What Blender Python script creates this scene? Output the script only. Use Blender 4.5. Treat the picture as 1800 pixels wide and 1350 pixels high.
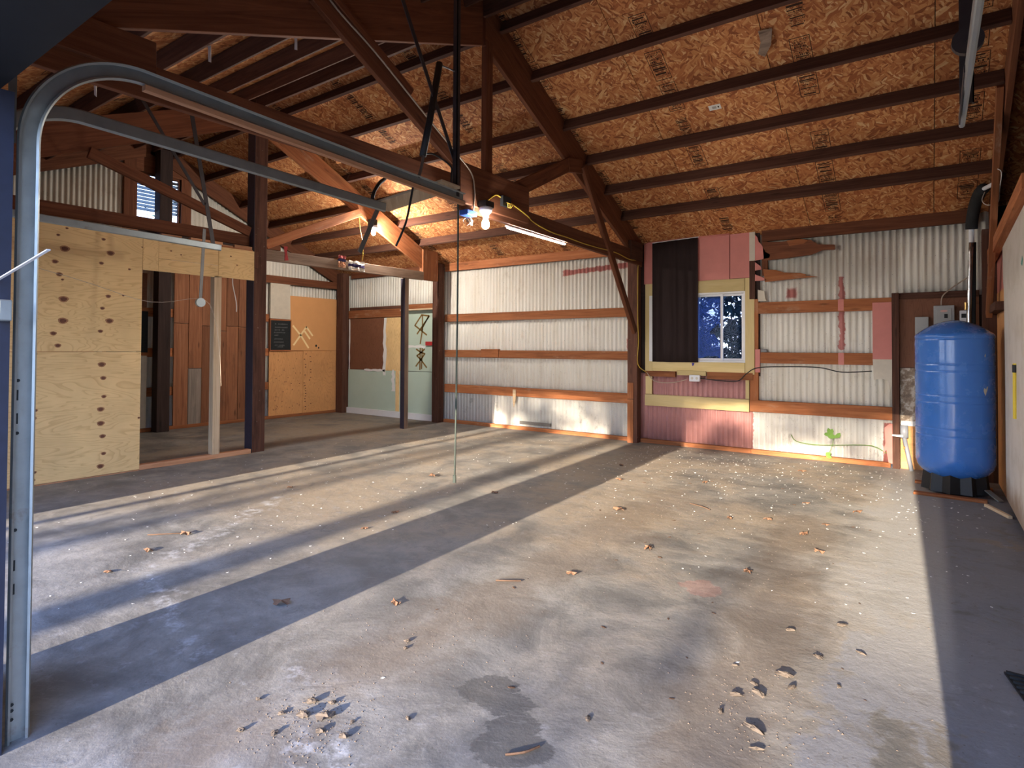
import bpy, math, random
from mathutils import Vector, Matrix
random.seed(7)
for o in list(bpy.data.objects): bpy.data.objects.remove(o, do_unlink=True)
sc = bpy.context.scene
COL = sc.collection

# ------------------------------------------------------------------ camera
YAW, PIT, ROLL = .61546, .017479, .0050514
cd = bpy.data.cameras.new('camera'); cam = bpy.data.objects.new('camera', cd); COL.objects.link(cam)
cd.sensor_fit = 'HORIZONTAL'; cd.sensor_width = 36.0
cd.lens = 1034.86 / 1800 * 36.0
cd.shift_y = -(675 - 593.6) / 1800
cd.clip_start = .02; cd.clip_end = 400
_f = Vector((-math.sin(YAW)*math.cos(PIT), math.cos(YAW)*math.cos(PIT), math.sin(PIT)))
_r = Vector((math.cos(YAW), math.sin(YAW), 0)); _u = _r.cross(_f)
_r2 = math.cos(ROLL)*_r + math.sin(ROLL)*_u; _u2 = -math.sin(ROLL)*_r + math.cos(ROLL)*_u
cam.matrix_world = Matrix(((_r2.x,_u2.x,-_f.x,0),(_r2.y,_u2.y,-_f.y,0),(_r2.z,_u2.z,-_f.z,1.35),(0,0,0,1)))
sc.camera = cam

# ------------------------------------------------------------------ sky, sun, exposure
SUN_STRENGTH = 7.6
SKY_STRENGTH = 2.35
EXPOSURE = 1.72
sd = Vector((-.038, 1, -.206)).normalized()          # direction the sunlight travels
w = bpy.data.worlds.new('sky'); sc.world = w; w.use_nodes = True
wt = w.node_tree; wt.nodes.clear()
wo = wt.nodes.new('ShaderNodeOutputWorld'); wb = wt.nodes.new('ShaderNodeBackground')
wr = wt.nodes.new('ShaderNodeValToRGB'); wtc = wt.nodes.new('ShaderNodeTexCoord'); wsx = wt.nodes.new('ShaderNodeSeparateXYZ')
wt.links.new(wtc.outputs['Generated'], wsx.inputs[0]); wt.links.new(wsx.outputs['Z'], wr.inputs[0])
wr.color_ramp.elements[0].position = 0.0; wr.color_ramp.elements[0].color = (.84,.90,1.0,1)
wr.color_ramp.elements[1].position = .75; wr.color_ramp.elements[1].color = (.20,.38,.95,1)
e = wr.color_ramp.elements.new(.22); e.color = (.44,.62,1.0,1)
wt.links.new(wr.outputs[0], wb.inputs[0]); wb.inputs[1].default_value = SKY_STRENGTH
wt.links.new(wb.outputs[0], wo.inputs[0])
sl = bpy.data.lights.new('sun', 'SUN'); so = bpy.data.objects.new('sun', sl); COL.objects.link(so)
sl.energy = SUN_STRENGTH; sl.angle = math.radians(.55); sl.color = (1.0, .86, .68)
so.rotation_euler = (-sd).to_track_quat('Z', 'Y').to_euler(); so.location = (2, -20, 12)
vs = sc.view_settings; vs.view_transform = 'Standard'; vs.look = 'None'; vs.gamma = 1.0
vs.exposure = EXPOSURE; vs.use_curve_mapping = False

# ------------------------------------------------------------------ node helper
class NT:
    def __init__(s, name, rough=.7, spec=.3, metal=0.0):
        s.m = bpy.data.materials.new(name); s.m.use_nodes = True; s.t = s.m.node_tree; s.t.nodes.clear()
        s.out = s.t.nodes.new('ShaderNodeOutputMaterial'); s.b = s.t.nodes.new('ShaderNodeBsdfPrincipled')
        s.t.links.new(s.b.outputs[0], s.out.inputs[0])
        s.b.inputs['Roughness'].default_value = rough; s.b.inputs['Specular IOR Level'].default_value = spec
        s.b.inputs['Metallic'].default_value = metal
    def set(s, sock, v):
        if isinstance(v, bpy.types.NodeSocket): s.t.links.new(v, sock)
        elif isinstance(v, (tuple, list)) and sock.type == 'RGBA' and len(v) == 3: sock.default_value = (*v, 1)
        else: sock.default_value = v
    def n(s, typ, ins=None, **pr):
        nd = s.t.nodes.new('ShaderNode' + typ)
        for k, v in pr.items(): setattr(nd, k, v)
        for k, v in (ins or {}).items(): s.set(nd.inputs[k], v)
        return nd
    def math(s, op, a, b=0.0, c=None, clamp=False):
        nd = s.n('Math', {0: a, 1: b}, operation=op, use_clamp=clamp)
        if c is not None: s.set(nd.inputs[2], c)
        return nd.outputs[0]
    def mix(s, f, a, b, mode='MIX'):
        nd = s.n('Mix', data_type='RGBA', blend_type=mode)
        s.set(nd.inputs[0], f); s.set(nd.inputs[6], a); s.set(nd.inputs[7], b)
        return nd.outputs[2]
    def ramp(s, f, stops, interp='LINEAR'):
        nd = s.n('ValToRGB'); cr = nd.color_ramp; cr.interpolation = interp
        cr.elements[0].position = stops[0][0]; cr.elements[1].position = stops[-1][0]
        def c4(c): return (c, c, c, 1) if isinstance(c, (int, float)) else (*c, 1)
        cr.elements[0].color = c4(stops[0][1]); cr.elements[1].color = c4(stops[-1][1])
        for p, c in stops[1:-1]: cr.elements.new(p).color = c4(c)
        s.set(nd.inputs[0], f); return nd.outputs[0]
    def uv(s): return s.n('UVMap').outputs[0]
    def pos(s): return s.n('NewGeometry').outputs['Position']
    def xyz(s, v): nd = s.n('SeparateXYZ', {0: v}); return nd.outputs
    def comb(s, x, y, z=0.0): return s.n('CombineXYZ', {0: x, 1: y, 2: z}).outputs[0]
    def rnd(s): return s.n('ObjectInfo').outputs['Random']
    def map(s, v, scale=(1,1,1), rot=0.0, loc=(0,0,0)):
        nd = s.n('Mapping'); s.set(nd.inputs[0], v); nd.inputs['Scale'].default_value = scale
        nd.inputs['Rotation'].default_value = (0,0,rot); s.set(nd.inputs['Location'], loc); return nd.outputs[0]
    def noise(s, v, scale, detail=3, rough=.55, dist=0.0):
        nd = s.n('TexNoise', {'Scale': scale, 'Detail': detail, 'Roughness': rough, 'Distortion': dist}); s.set(nd.inputs['Vector'], v); return nd.outputs['Fac']
    def vor(s, v, scale, out='Distance', feat='F1', rnd=1.0):
        nd = s.n('TexVoronoi', {'Scale': scale, 'Randomness': rnd}, feature=feat); s.set(nd.inputs['Vector'], v); return nd.outputs[out]
    def step(s, v, lo, hi):                                  # smooth step lo->hi
        nd = s.n('MapRange', {1: lo, 2: hi, 3: 0.0, 4: 1.0}, interpolation_type='SMOOTHSTEP'); s.set(nd.inputs[0], v); return nd.outputs[0]
    def box(s, x, x0, x1, e): return s.math('MULTIPLY', s.step(x, x0-e, x0+e), s.math('SUBTRACT', 1.0, s.step(x, x1-e, x1+e)))
    def mul(s, *a):
        r = a[0]
        for k in a[1:]: r = s.math('MULTIPLY', r, k)
        return r
    def vmax(s, *a):
        r = a[0]
        for k in a[1:]: r = s.math('MAXIMUM', r, k)
        return r
    def seg(s, x, y, a, b):                                  # distance in the plane to a segment
        ax, ay = a; bx, by = b; dx, dy = bx-ax, by-ay; L = dx*dx+dy*dy
        px = s.math('SUBTRACT', x, ax); py = s.math('SUBTRACT', y, ay)
        t = s.math('DIVIDE', s.math('ADD', s.math('MULTIPLY', px, dx), s.math('MULTIPLY', py, dy)), L, clamp=True)
        ex = s.math('SUBTRACT', px, s.math('MULTIPLY', t, dx)); ey = s.math('SUBTRACT', py, s.math('MULTIPLY', t, dy))
        return s.math('SQRT', s.math('ADD', s.math('MULTIPLY', ex, ex), s.math('MULTIPLY', ey, ey)))
    def color(s, c): s.set(s.b.inputs['Base Color'], c)
    def bump(s, h, strength=.3, dist=.01):
        nd = s.n('Bump', {'Strength': strength, 'Distance': dist}); s.set(nd.inputs['Height'], h); s.t.links.new(nd.outputs[0], s.b.inputs['Normal'])

def mat_plain(name, col, rough=.6, spec=.3, metal=0.0, var=.12, scale=14.0):
    t = NT(name, rough, spec, metal); p = t.pos()
    f = t.noise(p, scale, 4, .6)
    t.color(t.mix(f, tuple(c*(1-var) for c in col), tuple(min(1, c*(1+var)) for c in col)))
    return t.m

def mat_wood(name, dark, mid, light, rough=.78, sc_=(1.1, 22), knot=.5, stain=.45, fade=None, chips=None):
    t = NT(name, rough, .25); r = t.rnd()
    off = t.comb(t.math('MULTIPLY', r, 37.0), t.math('MULTIPLY', r, 11.3))
    u = t.n('VectorMath', {0: t.uv(), 1: off}, operation='ADD').outputs[0]
    g = t.noise(t.map(u, (sc_[0], sc_[1], 1)), 1.0, 5, .6, 1.2)
    fine = t.noise(t.map(u, (4, 160, 1)), 1.0, 3, .6)
    c = t.ramp(g, [(.25, dark), (.5, mid), (.78, light)])
    c = t.mix(t.math('MULTIPLY', fine, .45), c, tuple(x*.45 for x in dark))
    c = t.mix(1.0, c, t.ramp(r, [(0, .72), (1, 1.2)]), 'MULTIPLY')
    if knot:
        k = t.vor(t.map(u, (1.6, 7.5, 1)), 1.0)
        c = t.mix(t.math('MULTIPLY', t.math('SUBTRACT', 1.0, t.step(k, .03, .13)), knot), c, tuple(x*.3 for x in dark))
    if stain:
        s2 = t.noise(t.map(u, (1.3, 4, 1), loc=(5,3,0)), 1.0, 5, .65)
        c = t.mix(t.math('MULTIPLY', t.step(s2, .52, .72), stain), c, tuple(x*.35 for x in dark))
    if fade:
        s3 = t.noise(t.map(u, (2.2, 6, 1), loc=(9,1,0)), 1.0, 6, .7)
        c = t.mix(t.math('MULTIPLY', t.step(s3, .55, .75), .6), c, fade)
    if chips:
        s4 = t.noise(t.pos(), 26, 6, .7)
        c = t.mix(t.step(s4, .66, .7), c, chips)
    t.color(c); t.bump(t.math('ADD', g, t.math('MULTIPLY', fine, .5)), .35, .004)
    return t.m

# ------------------------------------------------------------------ mesh helper
ROOT = {}
class MB:
    def __init__(s, axis=(1,0,0), fixuv=False):
        s.v = []; s.f = []; s.ax = []; s.axis = Vector(axis).normalized(); s.fix = fixuv
    def add(s, vs, fs, axis=None):
        b = len(s.v); s.v += [tuple(v) for v in vs]; a = Vector(axis).normalized() if axis is not None else s.axis
        for f in fs: s.f.append(tuple(b+i for i in f)); s.ax.append(a)
        return s
    def box(s, a, b):
        x0,y0,z0 = a; x1,y1,z1 = b
        d = (abs(x1-x0), abs(y1-y0), abs(z1-z0)); k = d.index(max(d)); ax = [(1,0,0),(0,1,0),(0,0,1)][k]
        return s.add([(x0,y0,z0),(x1,y0,z0),(x1,y1,z0),(x0,y1,z0),(x0,y0,z1),(x1,y0,z1),(x1,y1,z1),(x0,y1,z1)],
                     [(0,3,2,1),(4,5,6,7),(0,1,5,4),(1,2,6,5),(2,3,7,6),(3,0,4,7)], ax)
    def beam(s, p0, p1, w, h, up=(0,0,1)):
        p0, p1 = Vector(p0), Vector(p1); d = (p1-p0).normalized(); up = Vector(up)
        sd_ = d.cross(up).normalized(); u = sd_.cross(d).normalized()
        vs = []
        for p in (p0, p1):
            for a, b in ((-1,-1),(1,-1),(1,1),(-1,1)): vs.append(p + sd_*(a*w/2) + u*(b*h/2))
        return s.add(vs, [(0,1,2,3),(7,6,5,4),(0,4,5,1),(1,5,6,2),(2,6,7,3),(3,7,4,0)], d)
    def prism(s, pts, ext, axis=None):
        pts = [Vector(p) for p in pts]; e = Vector(ext); n = len(pts)
        s.add(pts + [p+e for p in pts], [tuple(range(n-1,-1,-1)), tuple(range(n, 2*n))] + [(i, (i+1)%n, n+(i+1)%n, n+i) for i in range(n)], axis)
        return s
    def tube(s, pts, r, n=8, cap=True, close=False):
        pts = [Vector(p) for p in pts]; rings = []; m = len(pts); ref = None
        for i, p in enumerate(pts):
            if close: d = pts[(i+1)%m]-pts[i-1]
            else: d = pts[min(i+1,m-1)]-pts[max(i-1,0)]
            d.normalize()
            if ref is None: ref = Vector((0,0,1)) if abs(d.z) < .9 else Vector((1,0,0))
            a = d.cross(ref)
            if a.length < 1e-4: a = d.cross(Vector((.3,.9,.1)))
            a.normalize(); b = d.cross(a).normalized(); ref = -b if (-b).length else ref
            ref = a.cross(d)
            rr = r[i] if isinstance(r, (list, tuple)) else r
            rings.append([p + a*(rr*math.cos(2*math.pi*k/n)) + b*(rr*math.sin(2*math.pi*k/n)) for k in range(n)])
        vs = [q for rg in rings for q in rg]; fs = []
        for i in range(m if close else m-1):
            j = (i+1) % m
            for k in range(n): fs.append((i*n+k, i*n+(k+1)%n, j*n+(k+1)%n, j*n+k))
        if cap and not close: fs += [tuple(range(n-1,-1,-1)), tuple((m-1)*n+k for k in range(n))]
        return s.add(vs, fs, (pts[-1]-pts[0]) if (pts[-1]-pts[0]).length > 1e-5 else None)
    def lathe(s, prof, c, n=32):
        c = Vector(c); vs = []; fs = []
        for r, z in prof:
            for k in range(n): vs.append(c + Vector((r*math.cos(2*math.pi*k/n), r*math.sin(2*math.pi*k/n), z)))
        for i in range(len(prof)-1):
            for k in range(n): fs.append((i*n+k, i*n+(k+1)%n, (i+1)*n+(k+1)%n, (i+1)*n+k))
        fs += [tuple(range(n-1,-1,-1)), tuple((len(prof)-1)*n+k for k in range(n))]
        return s.add(vs, fs, (0,0,1))
    def build(s, name, mat, parent=None, smooth=False, bevel=0.0, loc=None):
        if parent is not None: o0 = ROOT[parent.name]
        elif loc is not None: o0 = Vector(loc)
        else:
            xs = [v[0] for v in s.v]; ys = [v[1] for v in s.v]; zs = [v[2] for v in s.v]
            o0 = Vector(((min(xs)+max(xs))/2, (min(ys)+max(ys))/2, min(zs)))
        me = bpy.data.meshes.new(name); me.from_pydata([tuple(Vector(v)-o0) for v in s.v], [], s.f); me.update()
        ul = me.uv_layers.new(name='UVMap'); ou, ov = (0,0) if s.fix else (random.random()*20, random.random()*20)
        for p, ax in zip(me.polygons, s.ax):
            nrm = p.normal
            t = ax if abs(nrm.dot(ax)) < .85 else (Vector((0,0,1)) if abs(ax.z) < .5 else Vector((1,0,0)))
            t = (t - nrm*t.dot(nrm))
            t = t.normalized() if t.length > 1e-6 else Vector((1,0,0))
            bt = nrm.cross(t)
            for li in p.loop_indices:
                q = Vector(s.v[me.loops[li].vertex_index]); ul.data[li].uv = (q.dot(t)+ou, q.dot(bt)+ov)
        if smooth:
            for p in me.polygons: p.use_smooth = True
        me.materials.append(mat)
        o = bpy.data.objects.new(name, me); COL.objects.link(o)
        if parent is not None: o.parent = parent
        else: o.location = o0
        ROOT[o.name] = o0
        if bevel:
            b = o.modifiers.new('bevel', 'BEVEL'); b.width = bevel; b.segments = 1; b.limit_method = 'ANGLE'
        return o
def tag(o, label, cat, group=None):
    o['label'] = label; o['category'] = cat
    if group: o['group'] = group
    return o
def thing(name, label, cat, loc, group=None):
    o = bpy.data.objects.new(name, None); COL.objects.link(o); o.location = loc; o.empty_display_size = .1
    ROOT[o.name] = Vector(loc); return tag(o, label, cat, group)
def structure(o): o['kind'] = 'structure'; return o
def struct_root(name, loc=(0,0,0)):
    o = bpy.data.objects.new(name, None); COL.objects.link(o); o.location = loc; o.empty_display_size = .1
    ROOT[o.name] = Vector(loc); return structure(o)
def arc(p0, p1, sag, n=12, dirv=(0,0,-1)):
    p0, p1, d = Vector(p0), Vector(p1), Vector(dirv)
    return [p0.lerp(p1, i/n) + d*(sag*4*(i/n)*(1-i/n)) for i in range(n+1)]
def smoothpath(pts, k=5):
    pts = [Vector(p) for p in pts]; out = []
    for i in range(len(pts)-1):
        a = pts[max(i-1,0)]; b = pts[i]; c = pts[i+1]; d = pts[min(i+2,len(pts)-1)]
        for j in range(k):
            t = j/k; out.append(.5*((2*b)+(c-a)*t+(2*a-5*b+4*c-d)*t*t+(3*b-a-3*c+d)*t*t*t))
    out.append(pts[-1]); return out
# ------------------------------------------------------------------ materials
W_RAFTER = mat_wood('timber_rafter', (.095,.03,.013), (.17,.058,.025), (.25,.092,.04), stain=.4)
W_PURLIN = mat_wood('timber_purlin', (.062,.025,.016), (.11,.046,.028), (.16,.074,.045), stain=.35)
W_GIRT = mat_wood('timber_girt', (.22,.072,.026), (.40,.14,.052), (.52,.21,.085), stain=.4, fade=(.46,.30,.20))
W_POST = mat_wood('timber_post', (.06,.024,.016), (.12,.05,.03), (.18,.08,.05), stain=.5, chips=(.34,.26,.22))
W_GREY = mat_wood('weathered_beam', (.13,.085,.06), (.24,.165,.115), (.33,.24,.175), stain=.35)
W_PLANK = mat_wood('reclaimed_plank', (.18,.065,.03), (.31,.125,.058), (.41,.18,.09), stain=.5, knot=.7)
W_PLANKG = mat_wood('grey_plank', (.16,.13,.11), (.25,.2,.16), (.34,.28,.23), stain=.5, knot=.8)
W_STUD = mat_wood('pale_stud', (.42,.29,.17), (.62,.46,.29), (.72,.57,.39), stain=.1, knot=.3)
W_ORANGE = mat_wood('fresh_cut_block', (.42,.19,.09), (.62,.31,.16), (.72,.40,.23), stain=.1, knot=.2)
W_DARK = mat_wood('dark_stained_timber', (.02,.012,.011), (.04,.022,.018), (.06,.035,.028), stain=.3)
W_NAVY = mat_plain('navy_painted_post_side', (.034,.028,.042), .5, .4, var=.35, scale=30)

def mat_osb():
    t = NT('osb_board', .8, .2); u = t.uv()
    wob = t.n('VectorMath', {0: u, 1: t.n('VectorMath', {0: t.n('TexNoise', {'Scale': 9.0, 'Vector': u}).outputs['Color'], 1: (.05,.05,0)}, operation='MULTIPLY').outputs[0]}, operation='ADD').outputs[0]
    L = []
    for a, s_ in ((.5, (10,50)), (1.5, (11,58)), (2.5, (9,44)), (1.05, (12,66))):
        L.append(t.xyz(t.vor(t.map(t.map(wob, rot=a), (s_[0], s_[1], 1)), 1.0, 'Color'))[0])
    pk = t.xyz(t.vor(wob, 19.0, 'Color'))
    v = t.mix(t.step(pk[0], .48, .5), L[0], L[1]); v = t.mix(t.step(pk[1], .5, .52), v, L[2]); v = t.mix(t.step(pk[2], .66, .68), v, L[3])
    c = t.ramp(v, [(0, (.22,.072,.026)), (.22, (.35,.12,.042)), (.5, (.45,.175,.064)), (.72, (.52,.235,.085)), (.9, (.60,.31,.125)), (1, (.66,.41,.20))])
    big = t.noise(u, 1.6, 4, .6)
    c = t.mix(1.0, c, t.ramp(big, [(.3, (.78,.74,.72)), (.7, (1.12,1.12,1.12))]), 'MULTIPLY')
    fine = t.noise(t.map(u, (60, 60, 1)), 1.0, 4, .7)
    c = t.mix(t.math('MULTIPLY', t.step(fine, .55, .75), .45), c, (.12,.04,.02))
    c = t.mix(1.0, c, t.ramp(t.rnd(), [(0, .9), (1, 1.1)]), 'MULTIPLY')
    t.color(c); t.bump(v, .4, .003); return t.m
OSB = mat_osb()

def mat_ply(name, base, line, wear=0.0):
    t = NT(name, .65, .25); u = t.map(t.uv(), (1,1,1)); r = t.rnd()
    u = t.n('VectorMath', {0: u, 1: t.comb(0.0, t.math('MULTIPLY', r, 3.0))}, operation='ADD').outputs[0]
    n1 = t.noise(t.map(u, (.7, 3.6, 1)), 1.0, 3, .5, .6)
    rings = t.math('FRACT', t.math('MULTIPLY', n1, 26.0))
    ln = t.math('MULTIPLY', t.step(rings, .55, .95), t.step(t.math('SUBTRACT', 1.0, rings), .0, .08))
    c = t.mix(t.math('MULTIPLY', ln, .45), base, line)
    b2 = t.noise(u, 2.3, 4, .6); c = t.mix(1.0, c, t.ramp(b2, [(.3, .88), (.7, 1.06)]), 'MULTIPLY')
    f = t.noise(t.map(u, (8, 120, 1)), 1.0, 2, .5); c = t.mix(t.math('MULTIPLY', f, .16), c, line)
    if wear: c = t.mix(t.mul(t.step(t.noise(t.pos(), 18, 5, .7), .6, .68), wear), c, tuple(x*.4 for x in line))
    t.color(c); return t.m
PLY = mat_ply('pine_plywood', (.84,.58,.27), (.56,.31,.12))
PLYO = mat_ply('orange_plywood', (.66,.33,.13), (.44,.19,.075), .5)
PLYB = mat_ply('brown_plywood', (.20,.085,.045), (.11,.04,.022), .3)
HARD = mat_plain('orange_hardboard', (.65,.32,.125), .6, .25, var=.08, scale=5)

def mat_corr():
    t = NT('corrugated_painted_steel', .5, .35); p = t.pos(); x, y, z = t.xyz(p)[0:3]
    streak = t.noise(t.map(p, (9, 9, .7)), 1.0, 5, .65); blot = t.noise(p, 3.2, 6, .68)
    c = t.mix(t.step(streak, .35, .8), (.74,.71,.63), (.62,.57,.47))
    c = t.mix(t.math('MULTIPLY', t.step(blot, .52, .78), .55), c, (.48,.40,.30))
    low = t.math('SUBTRACT', 1.0, t.step(z, .45, .62))
    c = t.mix(t.math('MULTIPLY', low, .7), c, (.74,.735,.71))  # whiter foot of the sheets: sun on the wall put into the colour
    pe = t.noise(t.map(p, (5, 5, 3)), 1.0, 7, .75)
    c = t.mix(t.mul(low, t.step(pe, .56, .70), .75), c, (.30,.29,.27))
    sp = t.vor(p, 24.0); c = t.mix(t.math('MULTIPLY', t.math('SUBTRACT', 1.0, t.step(sp, .06, .10)), .75), c, (.10,.08,.065))
    dr = t.noise(t.map(p, (70, 70, 9)), 1.0, 3, .6); c = t.mix(t.math('MULTIPLY', t.step(dr, .68, .75), .5), c, (.14,.11,.09))
    # red paint: field under the window, roller strokes
    nz = t.math('MULTIPLY', t.math('SUBTRACT', t.noise(p, 9.0, 5, .7), .5), .10)
    xe = t.math('ADD', x, nz); ze = t.math('ADD', z, nz)
    back = t.step(y, 7.9, 7.95)
    def rect(x0, x1, z0, z1, e=.006): return t.mul(t.box(xe, x0, x1, e), t.box(ze, z0, z1, e))
    pink = t.mul(t.box(xe, -3.45, -1.87, .004), t.math('SUBTRACT', 1.0, t.step(z, 1.2, 1.21)))
    # slanted roller stroke near the post
    zs = t.math('SUBTRACT', ze, t.math('MULTIPLY', t.math('ADD', x, 4.76), .045))
    st = t.mul(t.box(xe, -4.76, -3.4, .01), t.box(zs, 2.50, 2.585, .008))
    c2 = t.mix(t.noise(p, 30, 4, .6), (.47,.19,.165), (.40,.135,.115))
    mask = t.vmax(pink, st, rect(-3.66, -3.55, 1.34, 1.5, .02), rect(-3.60,-3.54,.03,2.7,.004), rect(-1.47,-1.35, 2.0, 2.12, .02), rect(-.885, -.825, 1.35, 2.24, .006), rect(-.43,-.335, .05, .5, .01))
    redf = t.mul(mask, back)
    c = t.mix(redf, c, t.mix(pink, c2, t.mix(t.noise(p, 14, 4, .6), (.53,.26,.235), (.44,.20,.185))))
    t.color(c); t.bump(blot, .15, .004); return t.m
CORR = mat_corr()

def mat_concrete():
    t = NT('stained_concrete', .72, .3); p = t.pos(); X = t.xyz(p); x, y = X[0], X[1]
    n1 = t.noise(p, .55, 6, .6); n2 = t.noise(p, 2.3, 8, .68, .4); n3 = t.noise(p, 11.0, 6, .7); n4 = t.noise(p, 60.0, 3, .6)
    c = t.mix(t.step(n2, .3, .72), (.095,.092,.087), (.27,.255,.23))
    # dried mud film tracked through the wide door
    mud = t.mul(t.step(t.math('ADD', n1, t.math('MULTIPLY', n2, .35)), .58, .78), t.step(y, 1.2, 3.6))
    c = t.mix(t.math('MULTIPLY', mud, .75), c, (.26,.205,.145))
    # long sweep marks across the slab
    sw = t.noise(t.map(t.map(p, rot=.28), (.9, 9, 1)), 1.0, 6, .7); c = t.mix(t.math('MULTIPLY', t.step(sw, .5, .75), .42), c, (.175,.165,.165))
    # old grey paint along the right wall, and bare patches in it
    gp = t.mul(t.step(t.math('ADD', x, t.math('MULTIPLY', t.math('SUBTRACT', n2, .5), 1.3)), -.35, -.25), t.step(t.math('ADD', n2, t.math('MULTIPLY', n3, .3)), .52, .6))
    c = t.mix(t.math('MULTIPLY', gp, .8), c, (.165,.17,.19))
    # scuffed pale paint
    pw = t.mul(t.step(n3, .54, .70), t.step(n1, .42, .62))
    c = t.mix(t.math('MULTIPLY', pw, .45), c, (.34,.345,.36))
    c = t.mix(t.mul(t.step(t.noise(p, 5.5, 8, .75, .8), .5, .66), .5), c, (.115,.105,.095))
    strip = t.mul(t.step(t.math('ADD', x, t.math('MULTIPLY', t.math('SUBTRACT', n2, .5), .5)), -.62, -.28), t.math('SUBTRACT', 1.0, t.step(x, .05, .12)), t.step(y, 2.6, 3.6)); c = t.mix(t.math('MULTIPLY', strip, .6), c, (.40,.385,.355))
    trk = t.vmax(t.math('SUBTRACT', 1.0, t.step(t.math('ADD', t.seg(x, y, (-1.95,1.0), (-1.9,5.2)), t.math('MULTIPLY', t.math('SUBTRACT', n2, .5), .9)), .05, .32)), t.math('SUBTRACT', 1.0, t.step(t.math('ADD', t.seg(x, y, (-.55,1.2), (-.8,5.2)), t.math('MULTIPLY', t.math('SUBTRACT', n2, .5), .9)), .05, .3))); c = t.mix(t.mul(trk, .5), c, (.165,.125,.09))
    nz = t.math('MULTIPLY', t.math('SUBTRACT', n2, .5), .35)
    def line(a, b, w): return t.math('SUBTRACT', 1.0, t.step(t.math('ADD', t.seg(x, y, a, b), nz), w*.15, w))
    wl = t.vmax(line((-4.75,3.1),(-4.27,2.34),.11), line((-4.27,2.34),(-3.87,1.66),.12), line((-3.87,1.66),(-3.12,1.45),.10), line((-3.12,1.45),(-2.64,1.33),.07), line((-1.75,1.28),(-1.4,1.2),.12), line((-1.9,1.5),(-2.15,1.48),.08))
    c = t.mix(t.mul(wl, t.step(n3, .44, .66), .55), c, (.46,.46,.47))
    def blob(cx, cy, r):
        dx = t.math('SUBTRACT', x, cx); dy = t.math('SUBTRACT', y, cy)
        d = t.math('SQRT', t.math('ADD', t.math('MULTIPLY', dx, dx), t.math('MULTIPLY', dy, dy)))
        return t.math('SUBTRACT', 1.0, t.step(t.math('ADD', d, nz), r*.86, r))
    oil = t.vmax(blob(-1.42,1.89,.10), blob(-1.33,1.84,.10), blob(-1.21,1.74,.085), blob(-1.13,1.68,.105), blob(-1.17,1.63,.1))
    c = t.mix(t.math('MULTIPLY', oil, .7), c, (.06,.057,.055))
    rub = t.vmax(blob(-.75,3.35,.22), blob(-2.0, 3.9, .3), blob(-1.6,5.2,.45)); c = t.mix(t.math('MULTIPLY', rub, .2), c, (.15,.13,.115))
    red = blob(-1.05,3.35,.12); c = t.mix(t.math('MULTIPLY', red, .16), c, (.6,.2,.14))
    # flakes and grit
    fl = t.vor(p, 34.0); fm = t.mul(t.math('SUBTRACT', 1.0, t.step(fl, .045, .085)), t.step(t.noise(p, 1.1, 4, .6), .48, .62), t.step(y, 1.4, 6.5))
    c = t.mix(t.math('MULTIPLY', fm, .9), c, (.74,.71,.66))
    gr = t.vor(p, 21.0, rnd=1.0); c = t.mix(t.math('MULTIPLY', t.math('SUBTRACT', 1.0, t.step(gr, .05, .09)), .6), c, (.07,.055,.045))
    c = t.mix(t.math('MULTIPLY', t.step(n4, .56, .75), .35), c, (.09,.08,.075))
    c = t.mix(t.math('MULTIPLY', t.step(t.noise(t.map(t.map(p, rot=-.5), (6, 60, 1)), 1.0, 4, .7), .58, .7), .16), c, (.40,.39,.38))
    # cracks
    ck = t.n('TexVoronoi', {'Scale': .55, 'Vector': t.n('VectorMath', {0: p, 1: t.n('VectorMath', {0: t.n('TexNoise', {'Scale': 2.5, 'Vector': p}).outputs['Color'], 1: (.5,.5,0)}, operation='MULTIPLY').outputs[0]}, operation='ADD').outputs[0]}, feature='DISTANCE_TO_EDGE').outputs['Distance']
    cm = t.math('SUBTRACT', 1.0, t.step(ck, .001, .004)); c = t.mix(t.mul(cm, t.step(n1, .5, .6), .3), c, (.09,.08,.075))
    # room behind the partition is darker, dusty concrete
    t.color(c)
    rip = t.math('SINE', t.math('MULTIPLY', t.math('ADD', y, t.math('MULTIPLY', n2, .25)), 46.0))
    ripm = t.mul(t.vmax(blob(-.8,3.9,.7), blob(-2.0,5.3,.6)), .35)
    t.bump(t.math('ADD', t.math('ADD', n2, t.math('MULTIPLY', n3, .45)), t.math('ADD', t.math('MULTIPLY', n4, .10), t.math('MULTIPLY', rip, t.math('MULTIPLY', ripm, .12)))), .55, .012)
    t.set(t.b.inputs['Roughness'], t.ramp(n2, [(.3, .55), (.7, .85)])); return t.m
CONC = mat_concrete()

PINK = mat_plain('pink_painted_board', (.56,.20,.165), .55, .3, var=.12, scale=9)
YELL = mat_wood('yellow_painted_board', (.62,.47,.20), (.70,.54,.26), (.76,.60,.32), stain=.12, knot=0, sc_=(.7,5))
CREAM = mat_plain('cream_painted_board', (.56,.50,.40), .6, .3, var=.15, scale=12)
def mat_peel():
    t = NT('peeling_plaster_board', .8, .2); p = t.pos(); n = t.noise(p, 13, 7, .72)
    t.color(t.ramp(n, [(.38, (.20,.15,.115)), (.5, (.33,.25,.18)), (.56, (.58,.52,.44)), (.75, (.50,.43,.34))])); t.bump(n, .5, .006); return t.m
PEEL = mat_peel()
def mat_green():
    t = NT('green_drywall', .7, .2); p = t.pos(); n = t.noise(p, 2.5, 5, .6)
    t.color(t.mix(n, (.42,.51,.41), (.50,.60,.49))); return t.m
GREEN = mat_green()
MUDW = mat_plain('white_joint_compound', (.72,.70,.66), .8, .2, var=.06)
WHITEP = mat_plain('white_painted_trim', (.72,.71,.70), .55, .3, var=.06)
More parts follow.
